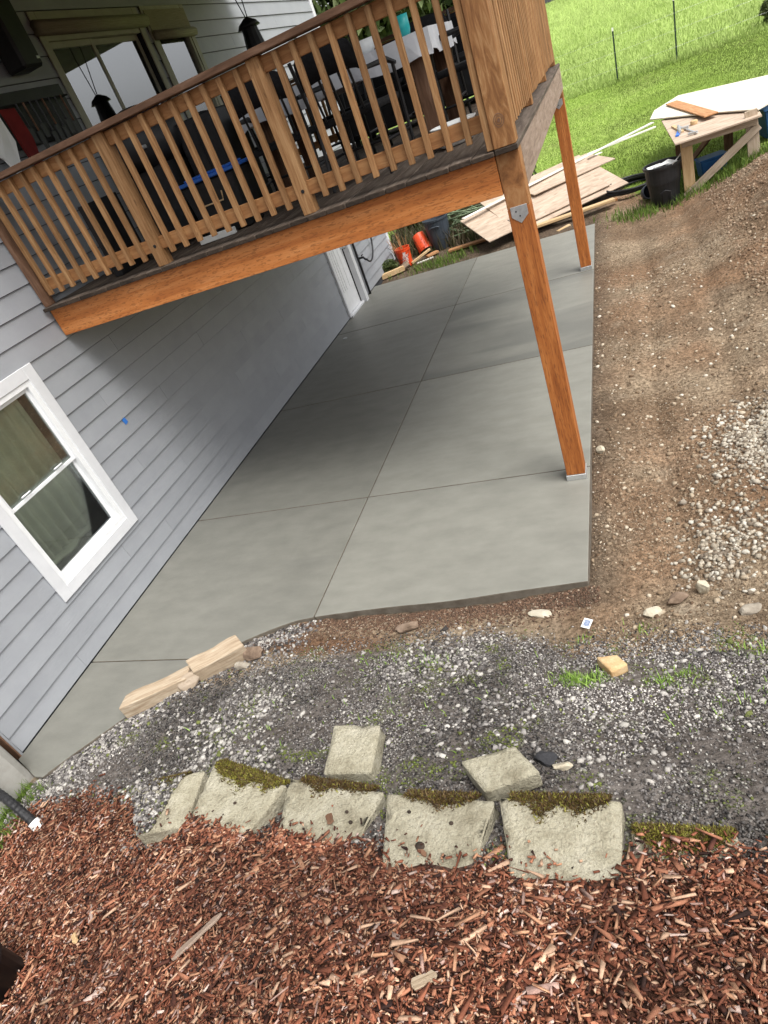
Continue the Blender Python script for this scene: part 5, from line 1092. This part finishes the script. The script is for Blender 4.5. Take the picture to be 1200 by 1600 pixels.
# ------------------------------------------------------------------ trees and shrubs
def crown_mesh(seed, rx, rz, n, ls, pal):
    rs = np.random.default_rng(seed); nc = 46
    cc = rs.normal(size=(nc,3)); cc /= np.linalg.norm(cc,axis=1)[:,None]; cc *= rs.uniform(.35,1,(nc,1))**.6*np.array([rx,rx,rz])*.82
    ci = rs.integers(0,nc,n); d = rs.normal(size=(n,3)); d /= np.linalg.norm(d,axis=1)[:,None]
    p = cc[ci]+d*rs.uniform(.3,1,(n,1))**.5*rx*.30*np.array([1,1,.75])
    a = rs.normal(size=(n,3)); a /= np.linalg.norm(a,axis=1)[:,None]; b = np.cross(a, rs.normal(size=(n,3))); b /= np.linalg.norm(b,axis=1)[:,None]
    s = ls*rs.uniform(.6,1.4,(n,1)); v = np.stack([p-a*s, p-b*s*.45, p+a*s, p+b*s*.45],1).reshape(-1,3)
    f = np.arange(n*4).reshape(n,4); c = np.array(pal)[rs.integers(0,len(pal),n)]*rs.uniform(.7,1.25,(n,1))
    return np_mesh('crown', v, f, M_leaf, np.repeat(c,4,axis=0))
P1 = [(.035,.06,.014),(.055,.085,.018),(.08,.11,.028)]; P2 = [(.05,.075,.02),(.085,.115,.035),(.12,.15,.05)]
CR = [crown_mesh(1,1,1.0,5200,.085,P1), crown_mesh(2,1,.85,5200,.085,P2)]
def tree(x, y, h, r, kind, lb, name='tree', cat='tree'):
    z = hz(x,y); e = empty(name, (x,y,z), lb, cat, 'trees beyond the house' if cat == 'tree' else None)
    mb = MB(); mb.tube([(0,0,-.1),(.05*h*.1,0,h*.3),(0,.03,h*.62),(.02,0,h*.9)], [.045*h*.5,.032*h*.5,.018*h*.5,.006*h], 8)
    for k in range(6):
        a = k*1.05+x; hh = h*(.35+.08*k); mb.tube([(0,0,hh),(math.cos(a)*r*.4,math.sin(a)*r*.4,hh+r*.25),(math.cos(a)*r*.75,math.sin(a)*r*.75,hh+r*.5)], [.012*h*.5,.008*h*.5,.003*h], 6)
    mb.build('trunk', M_bark, e, T(x,y,z), smooth=True)
    M = T(x,y,z+h*.62) @ RZ(x*1.7+y) @ Matrix.Diagonal((r,r,h*.46,1))
    link(bpy.data.objects.new('crown', CR[kind]), 'crown', None, e, M)
for i, (x, y, h, r, k, lb) in enumerate([(-4.6,21,7.5,2.3,0,'dark leafy tree just past the far corner of the house'),(-1.6,24.5,7.0,2.2,1,'lighter green tree behind the deck beyond the house corner'),(.9,26.8,6.4,1.5,0,'dark green tree above the far deck railing'),(-8,26,8.5,2.8,1,'tall tree hidden mostly behind the house wall'),
      (-9,72,7,4,0,'distant dark tree on the hill crest behind the deck'),(-2.5,76,6,3.2,1,'distant pale tree on the hill crest'),(3.5,82,6,3,0,'far tree on the crest above the meadow')]): tree(x,y,h,r,k,lb)
def shrub(x, y, r, kind, lb):
    z = hz(x,y); e = empty('shrub', (x,y,z), lb, 'shrub')
    MB().tube([(0,0,-.05),(.02,0,r*.7)], [.03*r,.015*r], 6).tube([(0,0,0),(r*.3,.1*r,r*.7)], [.02*r,.01*r], 6).build('stem', M_bark, e, T(x,y,z))
    link(bpy.data.objects.new('foliage', CR[kind]), 'foliage', None, e, T(x,y,z+r*.75) @ Matrix.Diagonal((r,r,r*.85,1)))
shrub(8.95,24.8,.42,1,'leafy green shrub on the meadow edge past the fence posts')
shrub(.10,12.55,.20,1,'small grey green weed at the foot of the house corner')
shrub(2.4,15.6,.45,0,'dark low bush behind the hose heap and plywood')
shrub(.2,15.2,.55,0,'dark bush behind the orange buckets')
shrub(3.875,1.40,.05,1,'tiny bright green weed between the paver and the block')
